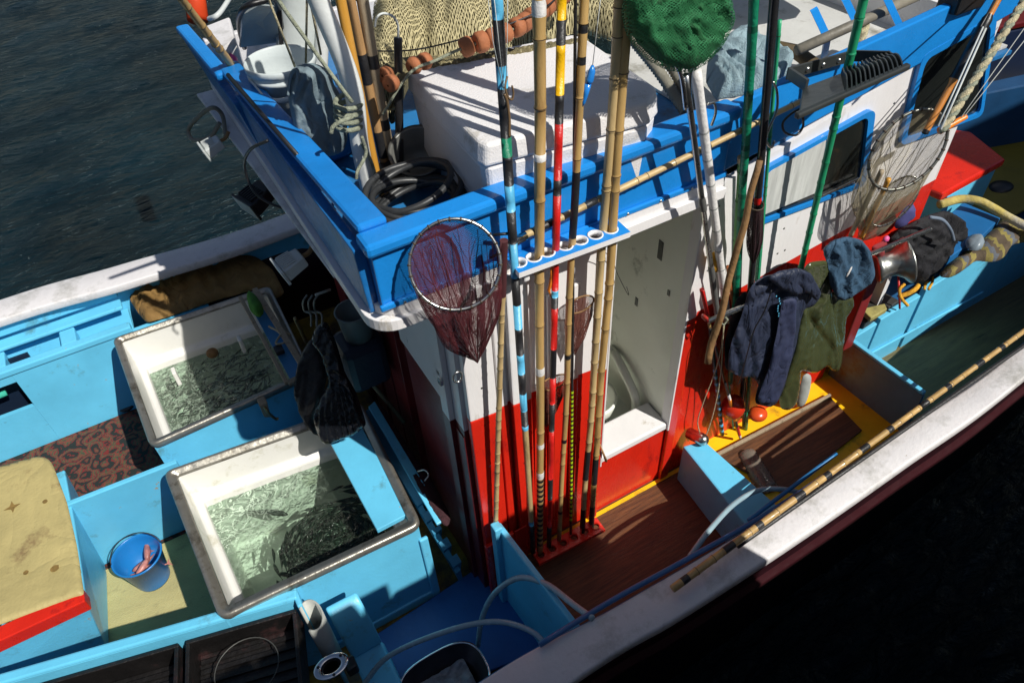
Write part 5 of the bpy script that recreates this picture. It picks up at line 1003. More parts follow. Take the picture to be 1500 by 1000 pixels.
g = G(); g.ell(at(1298, 350, y=-.16), (.018, .014, .016), n=10); tag(g.build('pink_float', mat('pink', (.70, .10, .30), .5)), 'tiny pink float on the steel rail', 'float')
sheet('purple_cloth', [(1308, 332), (1322, 308), (1338, 295), (1342, 315), (1330, 328), (1312, 338)], dict(y=-.05), (0, -1, .4), .03, mat('violet_cloth', (.05, .05, .17), .8), folds=.012, step=5, edge=10); tag(bpy.data.objects['purple_cloth'], 'blue violet cloth behind the black jacket', 'cloth')
sheet('striped_blanket', [(1372, 404), (1382, 394), (1404, 372), (1424, 362), (1442, 344), (1455, 332), (1468, 318), (1500, 325), (1525, 335), (1520, 352), (1480, 358), (1476, 372), (1464, 382), (1444, 384), (1430, 380), (1408, 398), (1390, 408)], lambda a, b: at(a, b, z=.72), (-.1, -.4, 1), .05, [mat('blanket_brown', (.09, .065, .04), .9, .3, 8, .5, 90), mat('blanket_yellow', (.22, .18, .05), .9, .3, 8, .5, 90), mat('blanket_grey', (.10, .11, .13), .9, .2, 8, .5, 90)], folds=.02, step=5, edge=14, mfun=lambda x, y: [0, 0, 1, 2, 0, 1][int((x * .8 - y * .9) / 7) % 6])
tag(bpy.data.objects['striped_blanket'], 'brown and yellow striped blanket crumpled along the platform edge', 'blanket')
g = G(); g.tube(bez([at(1376, 300, z=.85), at(1405, 292, z=.86), at(1432, 294, z=.86), at(1455, 305, z=.84), at(1480, 320, z=.82), at(1530, 345, z=.8)], 12), .026, 12); tag(g.build('rolled_blanket', mat('roll_cream', (.45, .36, .10), .8, .3, 9, .6, 60, dirt=(.42, .40, .34), dirt_amt=.6, dirt_scale=5)), 'rolled cream and yellow blanket sweeping round the blue chest', 'blanket')
quadbox('chest', 'flat dark blue chest lying on the platform behind the black jacket', 'chest', [(1411, 296), (1466, 319), (1440, 345), (1392, 376), (1360, 340)], .12, mat('chest_blue', (.012, .12, .32), .4, .15, 3, .1), z=.78)
sheet('plastic_bag', [(1413, 352), (1424, 342), (1436, 344), (1443, 354), (1438, 366), (1424, 368), (1414, 362)], dict(z=.80), (-.2, -.5, 1), .04, mat('pale_bag', (.22, .27, .31), .35), folds=.015, fscale=(.1, .06), step=4, edge=9); tag(bpy.data.objects['plastic_bag'], 'pale blue crumpled plastic bag beside the dark blue chest', 'bag')
# red lidded box and bow
t = thing('red_lidded_box', at(1420, 240, z=.9), 'light blue box with a broad bright red lid on the foredeck', 'box')
q = [at(1382, 284, z=.92), at(1474, 233, z=.92), at(1422, 192, z=.92), at(1376, 186, z=.92), at(1330, 262, z=.92)]
g = G(); g.hexa([p - V((0, 0, .055)) for p in q], q); g.build('lid', RD, t, bevel=.015)
q2_ = [at(1388, 288, z=.86), at(1460, 246, z=.86), at(1416, 205, z=.86), at(1350, 255, z=.86)]
g = G(); g.hexa([p - V((0, 0, .34)) for p in q2_], [p for p in q2_]); g.build('box_body', LB, t, bevel=.006)
g = G(); g.slab([(2.4, .1, .585), (5.2, .1, .66), (4.8, 2.3, .66), (2.1, 2.3, .585)], (0, 0, .015)); g.build('foredeck', mat('foredeck_yellow', (.20, .16, .012), .6, .2, 4, .2), boat)
g = G(); g.ell(at(1466, 275, z=.62), (.10, .07, .03), n=16); tag(g.build('dark_bowl', BKP), 'dark round bowl on the yellow foredeck beside the red lidded box', 'bowl')
g = G(); g.hexa([(3.2, .9, .6), (5.2, .2, .7), (5.3, .35, .7), (3.3, 1.0, .6)], [(3.2, .9, 1.05), (5.2, .2, 1.2), (5.3, .35, 1.2), (3.3, 1.0, 1.05)]); g.build('bow_panel', mat('bow_blue', (.012, .06, .15), .4, .2, 3, .1), boat, bevel=.01)
t = thing('neighbour_boat', (6, 3.5, -.9), 'shaded dark hull of a neighbouring boat with navy and red bands at the upper right', 'boat')
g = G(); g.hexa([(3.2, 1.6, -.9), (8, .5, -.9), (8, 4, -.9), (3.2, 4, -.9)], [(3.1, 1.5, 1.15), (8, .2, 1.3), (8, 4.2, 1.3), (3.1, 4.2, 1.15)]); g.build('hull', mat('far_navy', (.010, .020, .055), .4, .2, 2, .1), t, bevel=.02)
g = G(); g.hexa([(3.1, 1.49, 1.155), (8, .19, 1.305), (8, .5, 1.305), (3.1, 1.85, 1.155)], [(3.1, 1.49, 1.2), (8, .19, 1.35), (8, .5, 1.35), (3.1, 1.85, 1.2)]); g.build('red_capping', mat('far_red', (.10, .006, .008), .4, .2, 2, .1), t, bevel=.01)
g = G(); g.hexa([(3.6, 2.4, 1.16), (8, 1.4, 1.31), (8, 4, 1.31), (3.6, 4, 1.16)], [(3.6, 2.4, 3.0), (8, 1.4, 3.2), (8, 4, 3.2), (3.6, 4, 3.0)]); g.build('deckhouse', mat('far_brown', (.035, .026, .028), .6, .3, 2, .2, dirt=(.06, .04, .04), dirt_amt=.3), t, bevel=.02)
t = thing('bow_shade_block', (6, -3.4, 1.25), 'added unseen block on the quay that shades the bow end', 'building')  # out-of-view block added only to put the bow end in shade
g = G(); g.box((4.3, -6, 1.802), (9.5, -2.3, 4.6)); g.build('shade_block_body', KER, t, bevel=.03)

# ================================================================ ALONG THE GUNWALE, SIDE DECK
def gpt(px, py, z): return at(px, py, z=z)
g = rodmesh(gpt(985, 862, .64), gpt(1520, 470, .80), .0165, .012, [(.02 + .085 * k + (.01 if k % 2 else 0), .035 + .085 * k + (.018 if k % 2 else 0), 1, 1.04) for k in range(11)], 26, 10, 0, .0, 2, seed=14); tag(g.build('bamboo_pole', [BAM, BK, NODE]), 'long bamboo pole with black bindings lying along the starboard gunwale', 'pole')
g = G(); g.tube(bez([gpt(790, 944, .6), gpt(898, 878, .6), gpt(1000, 822, .6), gpt(1140, 742, .61), gpt(1290, 640, .62)], 8), .012, 10); tag(g.build('blue_pipe', mat('pipe_blue', (.03, .12, .30), .35)), 'slim blue pipe lying inside the starboard gunwale', 'pipe')
g = rodmesh(gpt(1080, 800, .64), gpt(1520, 492, .78), .011, .010); tag(g.build('dark_pole', BK), 'thin black pole lying between the bamboo and the white gunwale', 'pole')
g = rodmesh(gpt(1096, 762, .5), gpt(1225, 664, .56), .010, .010); tag(g.build('blue_batten', mat('batten_blue', (.02, .16, .38), .4)), 'short blue batten lying below the long bamboo pole', 'batten')
c = at(1022, 640, z=.33); t = thing('exhaust_elbow', c, 'short grey metal exhaust stub on the red wall above the light blue thwart', 'exhaust')
g = G(); g.lathe(c, [(0, -.06), (.032, -.06), (.033, .03), (.03, .05), (.02, .062), (0, .066)], 22, axis=(.1, -.9, .35)); g.build('stub', STL, t)
g = G(); a, b = at(1090, 662, z=.10), at(1128, 722, z=.10)
R2 = [.0, .045, .055] + [.056 + (.004 if i % 2 else 0) for i in range(22)] + [.05, .03]
k = len(R2); g.tube([a.lerp(b, i / (k - 1)) for i in range(k)], [max(r, .002) for r in R2], 18); BOT = mat('ribbed_bottle', (.32, .27, .22), .25, .2, 10, .1, trans=.5); tag(g.build('ribbed_bottle', BOT), 'ribbed translucent plastic bottle lying on the brown hatch', 'bottle')
g = G(); g.tube(bez([at(880, 655, y=-.02), at(884, 664, y=-.03), at(889, 672, y=-.04)]), [.001, .006] + [.005] * 23, 6) if False else g.tube([at(878, 648, y=-.03), at(888, 675, y=-.03)], [.002, .007], 6); tag(g.build('wooden_peg', WOO), 'small pointed wooden peg hanging at the door sill', 'peg')
g = G(); g.tube(bez([at(880, 366, y=-.05), at(896, 378, y=-.04), at(904, 400, y=-.04), at(918, 428, y=-.04), at(921, 431, y=-.04), at(918, 420, y=-.04)]), .0015, 5); tag(g.build('loose_line', BKP), 'thin dark line curling below the right end of the rack', 'line')
t = thing('padlock', at(645, 552, x=-.75), 'small steel padlock and hasp on the shaded end wall', 'padlock')
g = G(); c = at(642, 548, x=-.765); g.box((c.x, c.y - .015, c.z - .005), (c.x + .015, c.y + .02, c.z + .02)); g.build('hasp', STL, t, bevel=.004)
g = G(); c = at(645, 558, x=-.775); g.box((c.x - .006, c.y - .012, c.z - .018), (c.x + .008, c.y + .014, c.z + .008)); g.tube(bez([c + V((0, -.008, .008)), c + V((0, -.006, .022)), c + V((0, .006, .022)), c + V((0, .009, .008))]), .003, 6); g.build('lock_body', CHR, t, bevel=.003)
g = G(); c = at(670, 552, y=-.026); g.tube([c + V((.018 * math.cos(a), 0, .026 * math.sin(a))) for a in [i * 6.283 / 16 for i in range(17)]], .004, 6, cap=False); tag(g.build('ring_handle', STL), 'oval steel ring on the white corner post', 'ring')

# ================================================================ ON THE CABIN ROOF
g = G(); g.box((.62, .06, 1.972), (2.2, 2.05, 1.985)); g.build('roof_panel', mat('roof_panel_white', (.55, .55, .53), .5, .1, 3, .2, dirt=(.25, .24, .2), dirt_amt=.3), boat)
ZC = 2.365
t = thing('insulated_chest', at(780, 160, z=1.98), 'big white insulated chest striped with the shadows of the rods', 'chest')
cq = [(700, 207), (712, 212), (950, 151), (962, 136), (960, 126), (856, 54), (838, 50), (610, 94), (598, 103)]
tp = [at(px, py, z=ZC) for px, py in cq]; cen = sum(tp, V()) / len(tp)
g = G(); lo = [cen + (p - cen) * 1.03 - V((0, 0, .075)) for p in tp]; g.hexa(lo, tp); g.build('lid', FOAM, t, bevel=.013, seg=3)
g = G(); hi = [cen + (p - cen) * 1.0 - V((0, 0, .079)) for p in tp]; lo = [cen + (p - cen) * .95 - V((0, 0, .385)) for p in tp]; g.hexa(lo, hi); g.build('chest_body', FOAM, t, bevel=.012)
# heaped net: a tall soft heap built as a height field
hz = [(540, 95), (548, 40), (575, 12), (640, 4), (720, -30), (900, -40), (935, 10), (905, 62), (868, 52), (838, 48), (770, 68), (700, 82), (640, 96), (612, 94), (596, 112), (585, 150), (566, 165), (552, 140)]
def heapz(x, y): return .05 * noise.noise(V((x * .02, y * .03, 1))) + .03 * noise.noise(V((x * .06, y * .09, 4)))
sheet('fishing_net', hz, dict(z=2.22), (0, 0, 1), .14, NETB, folds=.030, fscale=(.03, .02), step=6, edge=34, back=.9, ang=-.3, zfun=heapz)
NETO = netmat('beige_mesh', (.46, .40, .22), 125, .30)
sheet('mesh_layer', hz, dict(z=2.24), (0, 0, 1), .155, NETO, bpy.data.objects['fishing_net'], folds=.045, fscale=(.022, .014), step=6, edge=30, back=.2, ang=-.5, zfun=heapz, seed=5)
tag(bpy.data.objects['fishing_net'], 'heap of beige fishing net piled behind the white chest', 'net')
for k, hz2 in enumerate(([(560, 95), (590, 84), (660, 84), (740, 72), (860, 54), (866, 62), (760, 82), (650, 100), (600, 108), (575, 130), (560, 126)],)):
    sheet('net_edge', hz2, dict(z=2.36), (-.1, -.5, .8), .02, NETB, folds=.02, fscale=(.12, .06), step=4, edge=9); bpy.data.objects['net_edge'].parent = bpy.data.objects['fishing_net']
# float line
t = thing('float_line', at(745, 45, z=2.42), 'string of round terracotta cork floats lying across the heaped net', 'floats')
fc = bez([at(680, 70, z=2.46), at(715, 58, z=2.47), at(750, 44, z=2.48), at(785, 22, z=2.48), at(812, 2, z=2.48), at(850, -25, z=2.47)], 10); tot = 0; nxt = 0
for i in range(len(fc) - 1):
    seg = fc[i + 1] - fc[i]
    tot += seg.length
    if tot >= nxt:
        ax = (seg.normalized() + V((rnd.uniform(-.12, .12), rnd.uniform(-.12, .12), rnd.uniform(-.1, .1)))).normalized(); c = fc[i + 1]; r_ = rnd.uniform(.031, .035); g = G()
        g.lathe(c, [(.008, -.021), (r_ * .82, -.021), (r_, -.014), (r_ * 1.03, .0), (r_, .014), (r_ * .82, .021), (.008, .021)], 22, axis=ax); g.build('float', ORF, t); nxt = tot + .045
g = G(); g.tube(bez([at(560, 168, z=2.30), at(600, 108, z=2.42), at(640, 88, z=2.44), at(680, 70, z=2.46), at(750, 44, z=2.48), at(812, 2, z=2.48)]), .005, 6); g.build('cord', ROP, t)
for (px, py, z_) in ((573, 122, 2.40), (607, 96, 2.43), (622, 90, 2.43), (565, 110, 2.38)):
    g = G(); g.lathe(at(px, py, z=z_), [(.004, -.018), (.024, -.018), (.03, 0), (.024, .018), (.004, .018)], 18, axis=(1, .5, rnd.uniform(-.6, .6))); g.build('float', ORF, t)
g = G(); g.tube(bez([at(540, 75, z=2.40), at(600, 74, z=2.44), at(660, 62, z=2.46), at(740, 38, z=2.5), at(800, 10, z=2.52), at(830, -20, z=2.5)]), .003, 6); tag(g.build('thin_rope', BKP), 'thin black cord running over the heaped net', 'cord')
# ribbed hoses
for k, (dx, l_) in enumerate(((0, 'thick grey ribbed hose, the nearer of two beside the white chest'), (26, 'thick grey ribbed hose, the farther of two beside the white chest'))):
    ps = bez([at(845 + dx, -60, z=2.35), at(885 + dx, 0, z=2.30), at(925 + dx, 55, z=2.22), at(965 + dx * .9, 105, z=2.12), at(1005 + dx * .5, 165, z=2.02)], 26)
    g = G(); g.tube(ps, [.026 if i % 2 else .021 for i in range(len(ps))], 12); tag(g.build('ribbed_hose', RIBM), l_, 'hose')
sheet('towel', [(1036, 92), (1052, 70), (1072, 52), (1090, 52), (1110, 62), (1135, 80), (1158, 104), (1150, 112), (1112, 132), (1080, 142), (1048, 146), (1034, 120)], dict(z=2.22), (-.1, -.4, 1), .07, TOW, folds=.025, fscale=(.030, .010), ang=-.9, step=3.6, edge=9, pleat=(26, .032, 1010, 60))
tag(bpy.data.objects['towel'], 'pale blue towel crumpled behind the green poles on the roof', 'towel')
# white canister, grey pipe on blue brackets
g = G(); a, b = at(1010, -75, z=2.42), at(1290, -120, z=2.42); k = 14
g.tube([a.lerp(b, i / k) for i in range(k + 1)], [.02, .16, .19] + [.20 if i not in (6,) else .21 for i in range(3, k - 1)] + [.16, .02], 32); tag(g.build('canister', mat('canister_white', (.60, .62, .60), .3, .05, 3, .05)), 'large white canister lying on the roof at the top edge', 'canister')
g = G(); a, b = at(1168, 74, z=2.22), at(1345, -6, z=2.28); g.tube([a, b], .021, 16); tag(g.build('grey_pipe', mat('pipe_grey', (.20, .18, .14), .5, .3, 8, .3, dirt=(.08, .07, .05), dirt_amt=.3)), 'weathered grey pipe held by blue brackets on the roof', 'pipe')
g = G(); g.tube([at(1115, 66, z=2.12), at(1166, 76, z=2.10), at(1196, 98, z=2.05)], .03, 12); tag(g.build('brown_spar', mat('spar_brown', (.10, .07, .03), .6, .3, 6, .3)), 'dark brown round spar behind the roof edge', 'spar')
for k, (px, py, l_) in enumerate(((1200, 20, 'blue bent bracket, leftmost of those holding the grey pipe'), (1246, 5, 'blue bent bracket in the middle under the grey pipe'), (1305, 0, 'blue bent bracket at the right end of the grey pipe'))):
    g = G(); p0 = at(px - 12, py - 2, z=2.34); p1 = at(px + 8, py + 40, z=2.22); p2 = at(px + 4, py + 66, z=2.02); wv = V((.035, 0, .008)); tv = V((0, .008, .004))
    for a, b in ((p0, p1), (p1, p2)): g.hexa([a, a + wv, a + wv + tv, a + tv], [b, b + wv, b + wv + tv, b + tv])
    tag(g.build('bracket', BB), l_, 'bracket', 'blue brackets on the roof')
sheet('rope_knot', [(1256, 36), (1266, 30), (1272, 44), (1268, 60), (1258, 64), (1252, 52)], dict(z=2.2), (0, -.5, 1), .03, ROC, folds=.02, fscale=(.2, .1), step=3, edge=6); tag(bpy.data.objects['rope_knot.001'] if 'rope_knot.001' in bpy.data.objects else bpy.data.objects['rope_knot'], 'knotted cream rope around the grey pipe by the green bamboo', 'knot')
# white bucket, grey bag on blue barrel, posts
c = at(388, 100, z=2.30) + V((.07, .04, 0)); c.z = 1.975; t = thing('white_bucket', c, 'white plastic bucket with a white grip on the roof behind the aft rail', 'bucket')
g = G(); g.lathe(c, [(0, .005), (.105, .005), (.108, .0), (.112, .02), (.128, .27), (.136, .272), (.136, .285), (.130, .288), (.132, .300), (.138, .302), (.139, .325), (.134, .330), (.129, .325), (.126, .28), (.106, .03), (0, .03)], 44); g.build('pail', mat('bucket_white', (.55, .60, .60), .3, .05), t)
g = G(); hp_ = bez([c + V((-.135, -.03, .29)), c + V((-.10, -.16, .25)), c + V((.02, -.20, .26)), c + V((.10, -.15, .28)), c + V((.13, -.03, .30))], 10); g.tube(hp_, [.0045] * 10 + [.011] * 18 + [.0045] * (len(hp_) - 28), 10); g.build('grip', LTP, t)
g = G(); c = at(478, 205, z=2.02); g.lathe((c.x, c.y, 1.975), [(0, 0), (.10, 0), (.115, .02), (.115, .10), (.105, .12), (0, .12)], 32); tag(g.build('blue_barrel', BUC), 'low blue barrel under the grey bag on the roof', 'barrel')
sheet('grey_bag', [(423, 108), (430, 98), (440, 95), (455, 92), (470, 96), (484, 106), (489, 124), (498, 138), (507, 166), (510, 204), (503, 222), (486, 228), (468, 226), (444, 215), (434, 200), (428, 178), (422, 140)], dict(y=.80), (-.3, -1, .35), .10, GRT, folds=.02, fscale=(.035, .008), ang=-.25, step=3.6, edge=14, back=.9, pleat=(30, .028, 462, 60))
tag(bpy.data.objects['grey_bag'], 'slate grey tarpaulin bag standing behind the thick white pole', 'bag')
g = G(); g.tube(bez([at(422, 140, y=.72), at(426, 112, y=.72), at(434, 102, y=.70), at(436, 112, y=.7), at(430, 138, y=.7)]), .006, 6); g.build('hem', GRT, bpy.data.objects['grey_bag'])
def rp(px0, py0, px1, py1, z1=1.98, up=1.0):
    """pole whose foot is seen at px1,py1 and that passes px0,py0, standing in the plane of its foot"""
    b = at(px1, py1, z=z1); a = at(px0, py0, y=b.y); return b, b + (a - b) * up
def rpole(name, lab, p0, p1, r, m, bands=(), nodes=0, up=1.6, cat='pole', z1=1.98, **kw):
    b, a = rp(*p0, *p1, z1=z1, up=up); g = rodmesh(b, a, r, r, bands, nodes, 12, **kw); return tag(g.build(name, m), lab, cat, 'poles standing at the back of the roof')
b, a = rp(466, 0, 546, 300)
mid = V(b).lerp(V(a), .62) + V((.0, 0, .0)); g = G(); g.tube(bez([b, V(b).lerp(V(a), .33) + V((.01, 0, 0)), mid + V((.035, 0, 0)), V(a) + V((.0, 0, 0)), V(a) + (V(a) - V(b)) * .5 + V((-.06, 0, 0))], 8), .031, 20); tag(g.build('white_pole', mat('pole_white', (.70, .72, .70), .3, .05)), 'thick white pole leaning over the aft roof corner', 'pole', 'poles standing at the back of the roof')
rpole('white_post', 'broad pale grey post behind the white bucket', (438, 0), (432, 100), .085, mat('post_white', (.58, .62, .60), .35, .06), z1=2.1)
rpole('white_post', 'narrow white post just right of the broad pale post', (474, 0), (470, 100), .03, mat('post_white2', (.70, .72, .70), .35, .06), z1=2.1)
rpole('black_rod', 'thin black rod standing in front of the white bucket', (408, 0), (420, 180), .009, BKP)
rpole('amber_pole', 'amber varnished wooden pole beside the thick white pole', (499, 0), (557, 286), .0165, WOA)
rpole('wooden_pole', 'tan wooden pole with long black grips behind the amber pole', (513, 0), (568, 262), .0165, [WOO, BK], [(.09, .19, 1, 1.03), (.36, .46, 1, 1.03)])
rpole('wooden_pole', 'weathered grey wooden pole with two short black bands', (531, 0), (576, 258), .020, [WOG, BK], [(.19, .23, 1, 1.03), (.41, .455, 1, 1.03)])
rpole('bamboo_pole', 'thin brown bamboo standing between the white and amber poles', (478, 0), (512, 160), .010, [BAM, NODE], (), 14, nodem=1, z1=2.1)
rpole('red_rod', 'thin dark red rod beside the amber pole foot', (508, 110), (538, 265), .006, TRD, up=1.0)
t = thing('gaff', at(586, 258, z=1.98), 'black padded gaff pole with a white bent hook', 'gaff', 'poles standing at the back of the roof')
b, a = rp(583, 56, 586, 258); g = rodmesh(b, a, .016, .0145, n=12); g.build('shaft', BK, t)
ya = a.y; g = G(); g.tube(bez([a, at(583, 38, y=ya), at(576, 25, y=ya), at(562, 20, y=ya), at(552, 26, y=ya), at(549, 40, y=ya)]), .004, 8); g.build('hook', LTP, t)
g = rodmesh(at(352, 112, z=2.15), at(232, -45, z=2.75), .017, .0125, (), 9, 10, 0, 0, 1, seed=21); tag(g.build('bamboo_pole', [BAM, NODE]), 'bamboo pole sticking out over the water at the aft port corner', 'pole')
g = G(); g.tube([at(334, 110, z=2.26), at(436, 228, z=2.235)], .0085, 8); tag(g.build('black_rod', BKP), 'thin black rod lying along the aft roof rail', 'rod')
g = G(); g.tube(bez([at(358, 70, z=2.1), at(350, 35, z=2.35), at(358, 12, z=2.5), at(385, 2, z=2.52), at(404, 0, z=2.5), at(412, 40, z=2.3)], 8), .012, 8); tag(g.build('bent_tube', BKP), 'black bent tube frame behind the white bucket', 'frame')
g = G(); q = [at(352, 70, z=2.2), at(356, 22, z=2.45), at(380, 8, z=2.5), at(402, 10, z=2.45), at(412, 62, z=2.2)]; g.slab(q, (0, .02, 0)); tag(g.build('curved_shield', mat('panel_grey', (.34, .38, .38), .4, .1)), 'pale grey rounded panel behind the white bucket', 'panel')
q = [at(300, 38, z=2.25), at(336, 24, z=2.25), at(344, 58, z=2.25), at(322, 76, z=2.25)]; g = G(); g.hexa([p - V((0, 0, .22)) for p in q], q); tag(g.build('white_block', WG, bevel=.01), 'white painted block at the aft port corner of the roof', 'block')
g = G(); g.tube([at(278, -60, z=1.9), at(290, 30, z=1.6)], .07, 20); tag(g.build('orange_fender', mat('fender_orange', (.62, .06, .015), .35)), 'bright orange red fender beyond the port corner of the roof', 'fender')
g = G(); g.tube(bez([at(338, -5, z=2.3), at(325, 15, z=2.28), at(316, 24, z=2.27), at(306, 28, z=2.25)]), .011, 8); tag(g.build('thick_rope', LTP), 'thick white cord at the aft port corner beside the orange fender', 'cord')
sheet('pink_sheet', [(330, 78), (348, 82), (350, 95), (344, 100), (336, 90)], dict(z=2.2), (0, -.3, 1), .02, mat('magenta', (.55, .02, .25), .4), folds=.006, step=4, edge=6); tag(bpy.data.objects['pink_sheet'], 'small magenta plastic scrap beside the white bucket', 'scrap')
# rope wound on the white pole
t = thing('mooring_rope', at(512, 155, y=.45), 'grey rope running down and wound round the thick white pole', 'rope')
yq = V(mid).y
g = G(); g.tube(bez([at(392, -40, y=.55), at(408, 0, y=.55), at(450, 60, y=.5), at(490, 115, y=.45), at(516, 150, y=.42)], 6), .0065, 7); g.build('strand', ROP, t)
ctr = at(508, 160, y=yq)
g = G(); ps = []
for i in range(60):
    a_ = i * .42; ps.append(ctr + V((math.cos(a_) * .043, math.sin(a_) * .043, .035 - i * .0016)) + V((.012 - .0003 * i, 0, 0)))
g.tube(ps, .0085, 7); g.build('coil', ROP, t)
g = G(); g.tube(bez([at(516, 172, y=.42), at(500, 178, y=.40), at(488, 186, y=.40), at(485, 195, y=.4)]), .007, 7); g.tube(bez([at(530, 200, y=.44), at(536, 225, y=.44), at(524, 250, y=.42), at(522, 262, y=.42)]), .006, 7); g.tube(bez([at(530, 210, y=.46), at(545, 240, y=.46), at(556, 285, y=.46)]), .006, 7); g.build('tail', ROP, t)
for (a, b, l_) in (((386, -20), (432, 98), 'thin pale line left of the broad pale post'), ((450, -20), (448, 92), 'thin pale line in front of the narrow post'), ((448, -30), (470, 80), 'thin pale line slanting to the grey bag')):
    g = G(); g.tube([at(*a, y=.7), at(*b, y=.8)], .004, 6); tag(g.build('thin_line', ROC), l_, 'line', 'thin lines at the back of the roof')
# coil of black hose, steel pot
c = at(612, 305, z=2.04); t = thing('hose_coil', c, 'coil of black rubber hose inside the aft roof corner', 'hose')
for k in range(9):
    R0 = .175 - .008 * (k % 3) * 2; z_ = 2.0 + .022 * (k // 2) ; ox = .012 * math.sin(k * 2.1); oy = .012 * math.cos(k * 1.7)
    g = G(); g.tube([c + V((ox + R0 * 1.0 * math.cos(a_), oy + R0 * .85 * math.sin(a_), z_ - c.z + .03 * math.sin(a_ * 1 + k) + .04)) for a_ in [i * 6.2832 / 40 for i in range(41)]], .0115, 10, cap=False); g.build('loop', HOSE, t)
c = at(612, 222, z=2.12); g = G(); g.lathe(c, [(0, -.13), (.075, -.13), (.088, -.1), (.098, 0), (.108, .003), (.108, .01), (.094, .006), (.084, -.1), (0, -.115)], 36, axis=(-.25, -.45, 1)); tag(g.build('pot', mat('pot_grey', (.13, .13, .12), .35, .2, 5, .1, metal=.3)), 'grey metal pot leaning between the hose coil and the white chest', 'pot')
g = G(); c = at(582, 262, z=2.03); g.box((c.x - .09, c.y - .02, 2.0), (c.x + .05, c.y + .1, 2.06)); tag(g.build('black_block', BKP, bevel=.01), 'black block with a white edge behind the hose coil', 'block')
# large finned floodlight on the roof side
t = thing('deck_floodlight', at(1250, 120, y=-.2), 'large black finned floodlight bracketed to the blue roof side', 'floodlight')
a0, a1 = at(1170, 168, y=-.34), at(1328, 97, y=-.34); t0, t1 = at(1176, 128, y=-.14), at(1304, 80, y=-.14)
dn = V((0, 0, -.010))
g = G(); g.hexa([a0 + dn, a1 + dn, t1 + dn * 2, t0 + dn * 2], [a0, a1, t1, t0]); g.hexa([a0 + V((-.01, -.010, -.012)), a1 + V((.01, -.010, -.012)), a1 + V((.01, .01, -.012)), a0 + V((-.01, .01, -.012))], [a0 + V((-.01, -.010, .006)), a1 + V((.01, -.010, .006)), a1 + V((.01, .01, .008)), a0 + V((-.01, .01, .008))]); LAMPM = mat('lamp_black', (.028, .032, .032), .42, .2, 6, .1); g.build('housing', LAMPM, t, bevel=.006)
for k in range(13):
    u = .42 + k * .044; lo_ = a0.lerp(a1, u); hi_ = t0.lerp(t1, u); ax = (a1 - a0).normalized() * .006; ps = []
    g = G(); prof = [lo_.lerp(hi_, v) + V((0, 0, .004 + .026 * math.sin(min(1, v * 1.25 + .08) * math.pi * .8))) for v in [i / 7 for i in range(8)]]; base = [lo_.lerp(hi_, v) + V((0, 0, -.001)) for v in [i / 7 for i in range(8)]]
    pts = prof + base[::-1]; g.slab(pts, ax); g.build('fin', LAMPM, t)
for (s_, e_) in (((1152, 118), (1244, 92)),):
    a, b = at(*s_, y=-.035), at(*e_, y=-.035); g = G(); g.slab([a, b, b + V((0, 0, .045)), a + V((0, 0, .045))], (0, .008, 0)); g.build('mounting_bar', LAMPM, t, bevel=.003)
    for k in range(3): g = G(); g.lathe(a.lerp(b, .3 + .25 * k) + V((0, -.001, .022)), [(0, .006), (.007, .006), (.009, 0)], 10, axis=(0, -1, 0)); g.build('bolt', STL, t)
for (s_, e_) in (((1152, 116), (1178, 134)), ((1240, 90), (1296, 92))):
    a, b = at(*s_, y=-.035), at(*e_, y=-.16); g = G(); g.hexa([a, a + V((0, 0, .04)), a + V((.012, 0, .04)), a + V((.012, 0, 0))], [b, b + V((0, 0, .04)), b + V((.012, 0, .04)), b + V((.012, 0, 0))]); g.build('arm', LAMPM, t)
g = G(); g.tube(bez([at(1176, 158, y=-.2), at(1160, 166, y=-.18), at(1147, 180, y=-.16), at(1150, 194, y=-.16), at(1166, 198, y=-.16), at(1176, 186, y=-.16), at(1176, 172, y=-.17)], 8), .0042, 8); g.build('lead', BKP, t)
g = G(); g.tube(bez([at(1132, 120, y=-.12), at(1138, 134, y=-.12), at(1138, 160, y=-.12), at(1128, 185, y=-.12), at(1122, 205, y=-.12), at(1130, 216, y=-.12), at(1134, 206, y=-.12)], 8), .0045, 8); tag(g.build('steel_hook', STL), 'bent steel hook hanging beside the carbon pole', 'hook')
g = G(); g.tube(bez([at(1036, 152, y=-.1), at(1046, 152, y=-.1), at(1048, 166, y=-.1), at(1042, 184, y=-.1)]), .005, 8); tag(g.build('steel_hook', STL), 'small steel hook on the roof rail beside the white taped pole', 'hook')
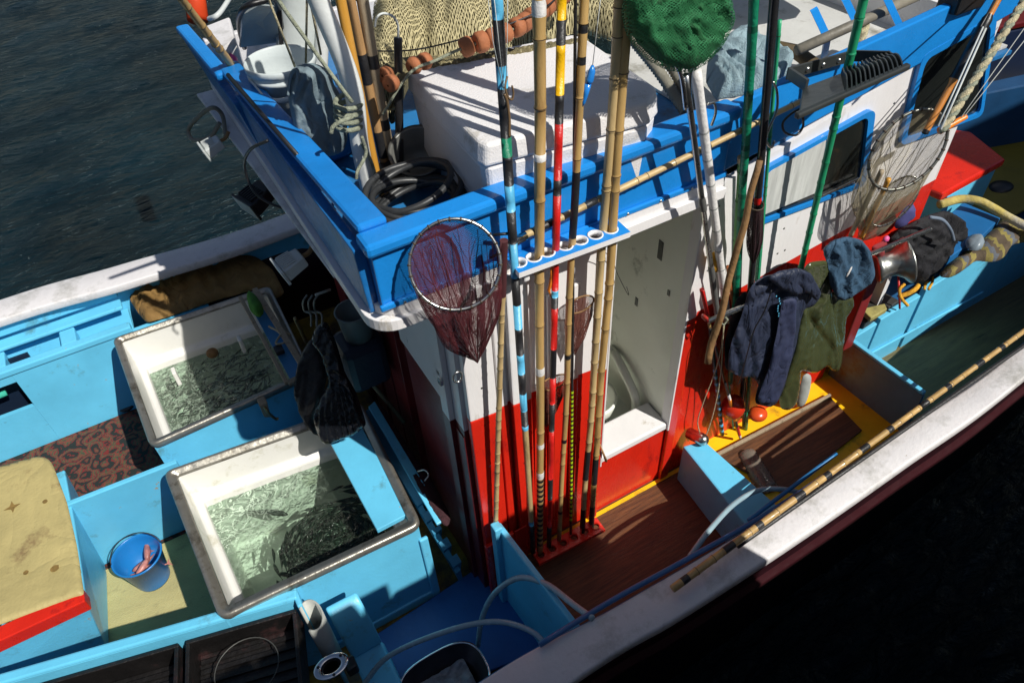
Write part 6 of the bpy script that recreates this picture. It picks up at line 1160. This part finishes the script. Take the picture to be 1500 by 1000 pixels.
# rigging and sticks at the bow end of the cabin
t = thing('rope_stay', at(1380, 190, y=-.3), 'thick twisted cream rope stay running up at the right edge', 'rope')
ps = [at(1380, 192, y=-.3).lerp(at(1520, -30, y=-.1), i / 60) for i in range(61)]
g = G(); g.tube([p + V((.006 * math.cos(i * 1.1), .006 * math.sin(i * 1.1), 0)) for i, p in enumerate(ps)], .0125, 8); g.build('strand', ROC, t)
g = G(); g.tube([p + V((.010 * math.cos(i * 1.1 + 3), .010 * math.sin(i * 1.1 + 3), 0)) for i, p in enumerate(ps)], .009, 8); g.build('strand', ROP, t)
g = rodmesh(at(1355, 195, y=-.16), at(1478, -30, y=-.05), .0135, .0135, [(.36, .78, 1, 1.5), (.0, .02, 1, 1)]); tag(g.build('orange_pole', [mat('pole_orange', (.52, .20, .04), .4), BKP]), 'orange pole in a black sleeve crossing the forward window', 'pole')
for k, (a, b, m_, l_, r_) in enumerate((((1374, 185), (1440, 40), LTP, 'white line nearest the black sleeve', .0035), ((1378, 190), (1444, 42), LTP, 'second white line beside the black sleeve', .0045), ((1396, 180), (1530, -40), BKP, 'thin dark line right of the rope stay', .002), ((1408, 172), (1530, 0), PVC, 'thin grey line running from the orange grip', .002), ((1413, 170), (1540, 10), PVC, 'second thin grey line running from the orange grip', .002), ((1436, 40), (1475, -30), BKP, 'short black line at the top of the sleeve', .004))):
    g = G(); g.tube([at(*a, y=-.3), at(*b, y=-.1)], r_, 6); tag(g.build('stay_line', m_), l_, 'line', 'thin lines at the bow end of the cabin')
g = G(); p = at(1425, 6, y=-.02); g.box((p.x - .12, p.y - .02, p.z - .02), (p.x + .05, p.y + .08, p.z + .1)); tag(g.build('black_bracket_box', BKP, bevel=.012), 'black box fixed on top of the blue roof edge at the bow end', 'box')

# seams and fastenings on the cabin side, caulking lines and screws on the near box edges
for x, z in ((.47, 1.78), (.47, 1.45), (.90, 1.50), (.90, 1.36), (.945, 1.36), (1.40, 1.95), (1.40, 1.62), (-.66, 1.70), (-.66, 1.40), (-.66, .9), (-.66, .5), (-.49, 1.6), (-.49, .8)):
    g = G(); y0 = .012 if x > 0 else -.022; g.lathe((x, y0, z), [(0, .0022), (.004, .002), (.006, 0)], 10, axis=(0, -1, 0)); g.build('screw', STL, boat)
for i in range(9):
    x = -.9 + i * .145; g = G(); g.lathe((x, -.0375, 1.962), [(0, .002), (.004, .0018), (.0055, 0)], 8, axis=(0, -1, 0)); g.build('screw', STL, boat)
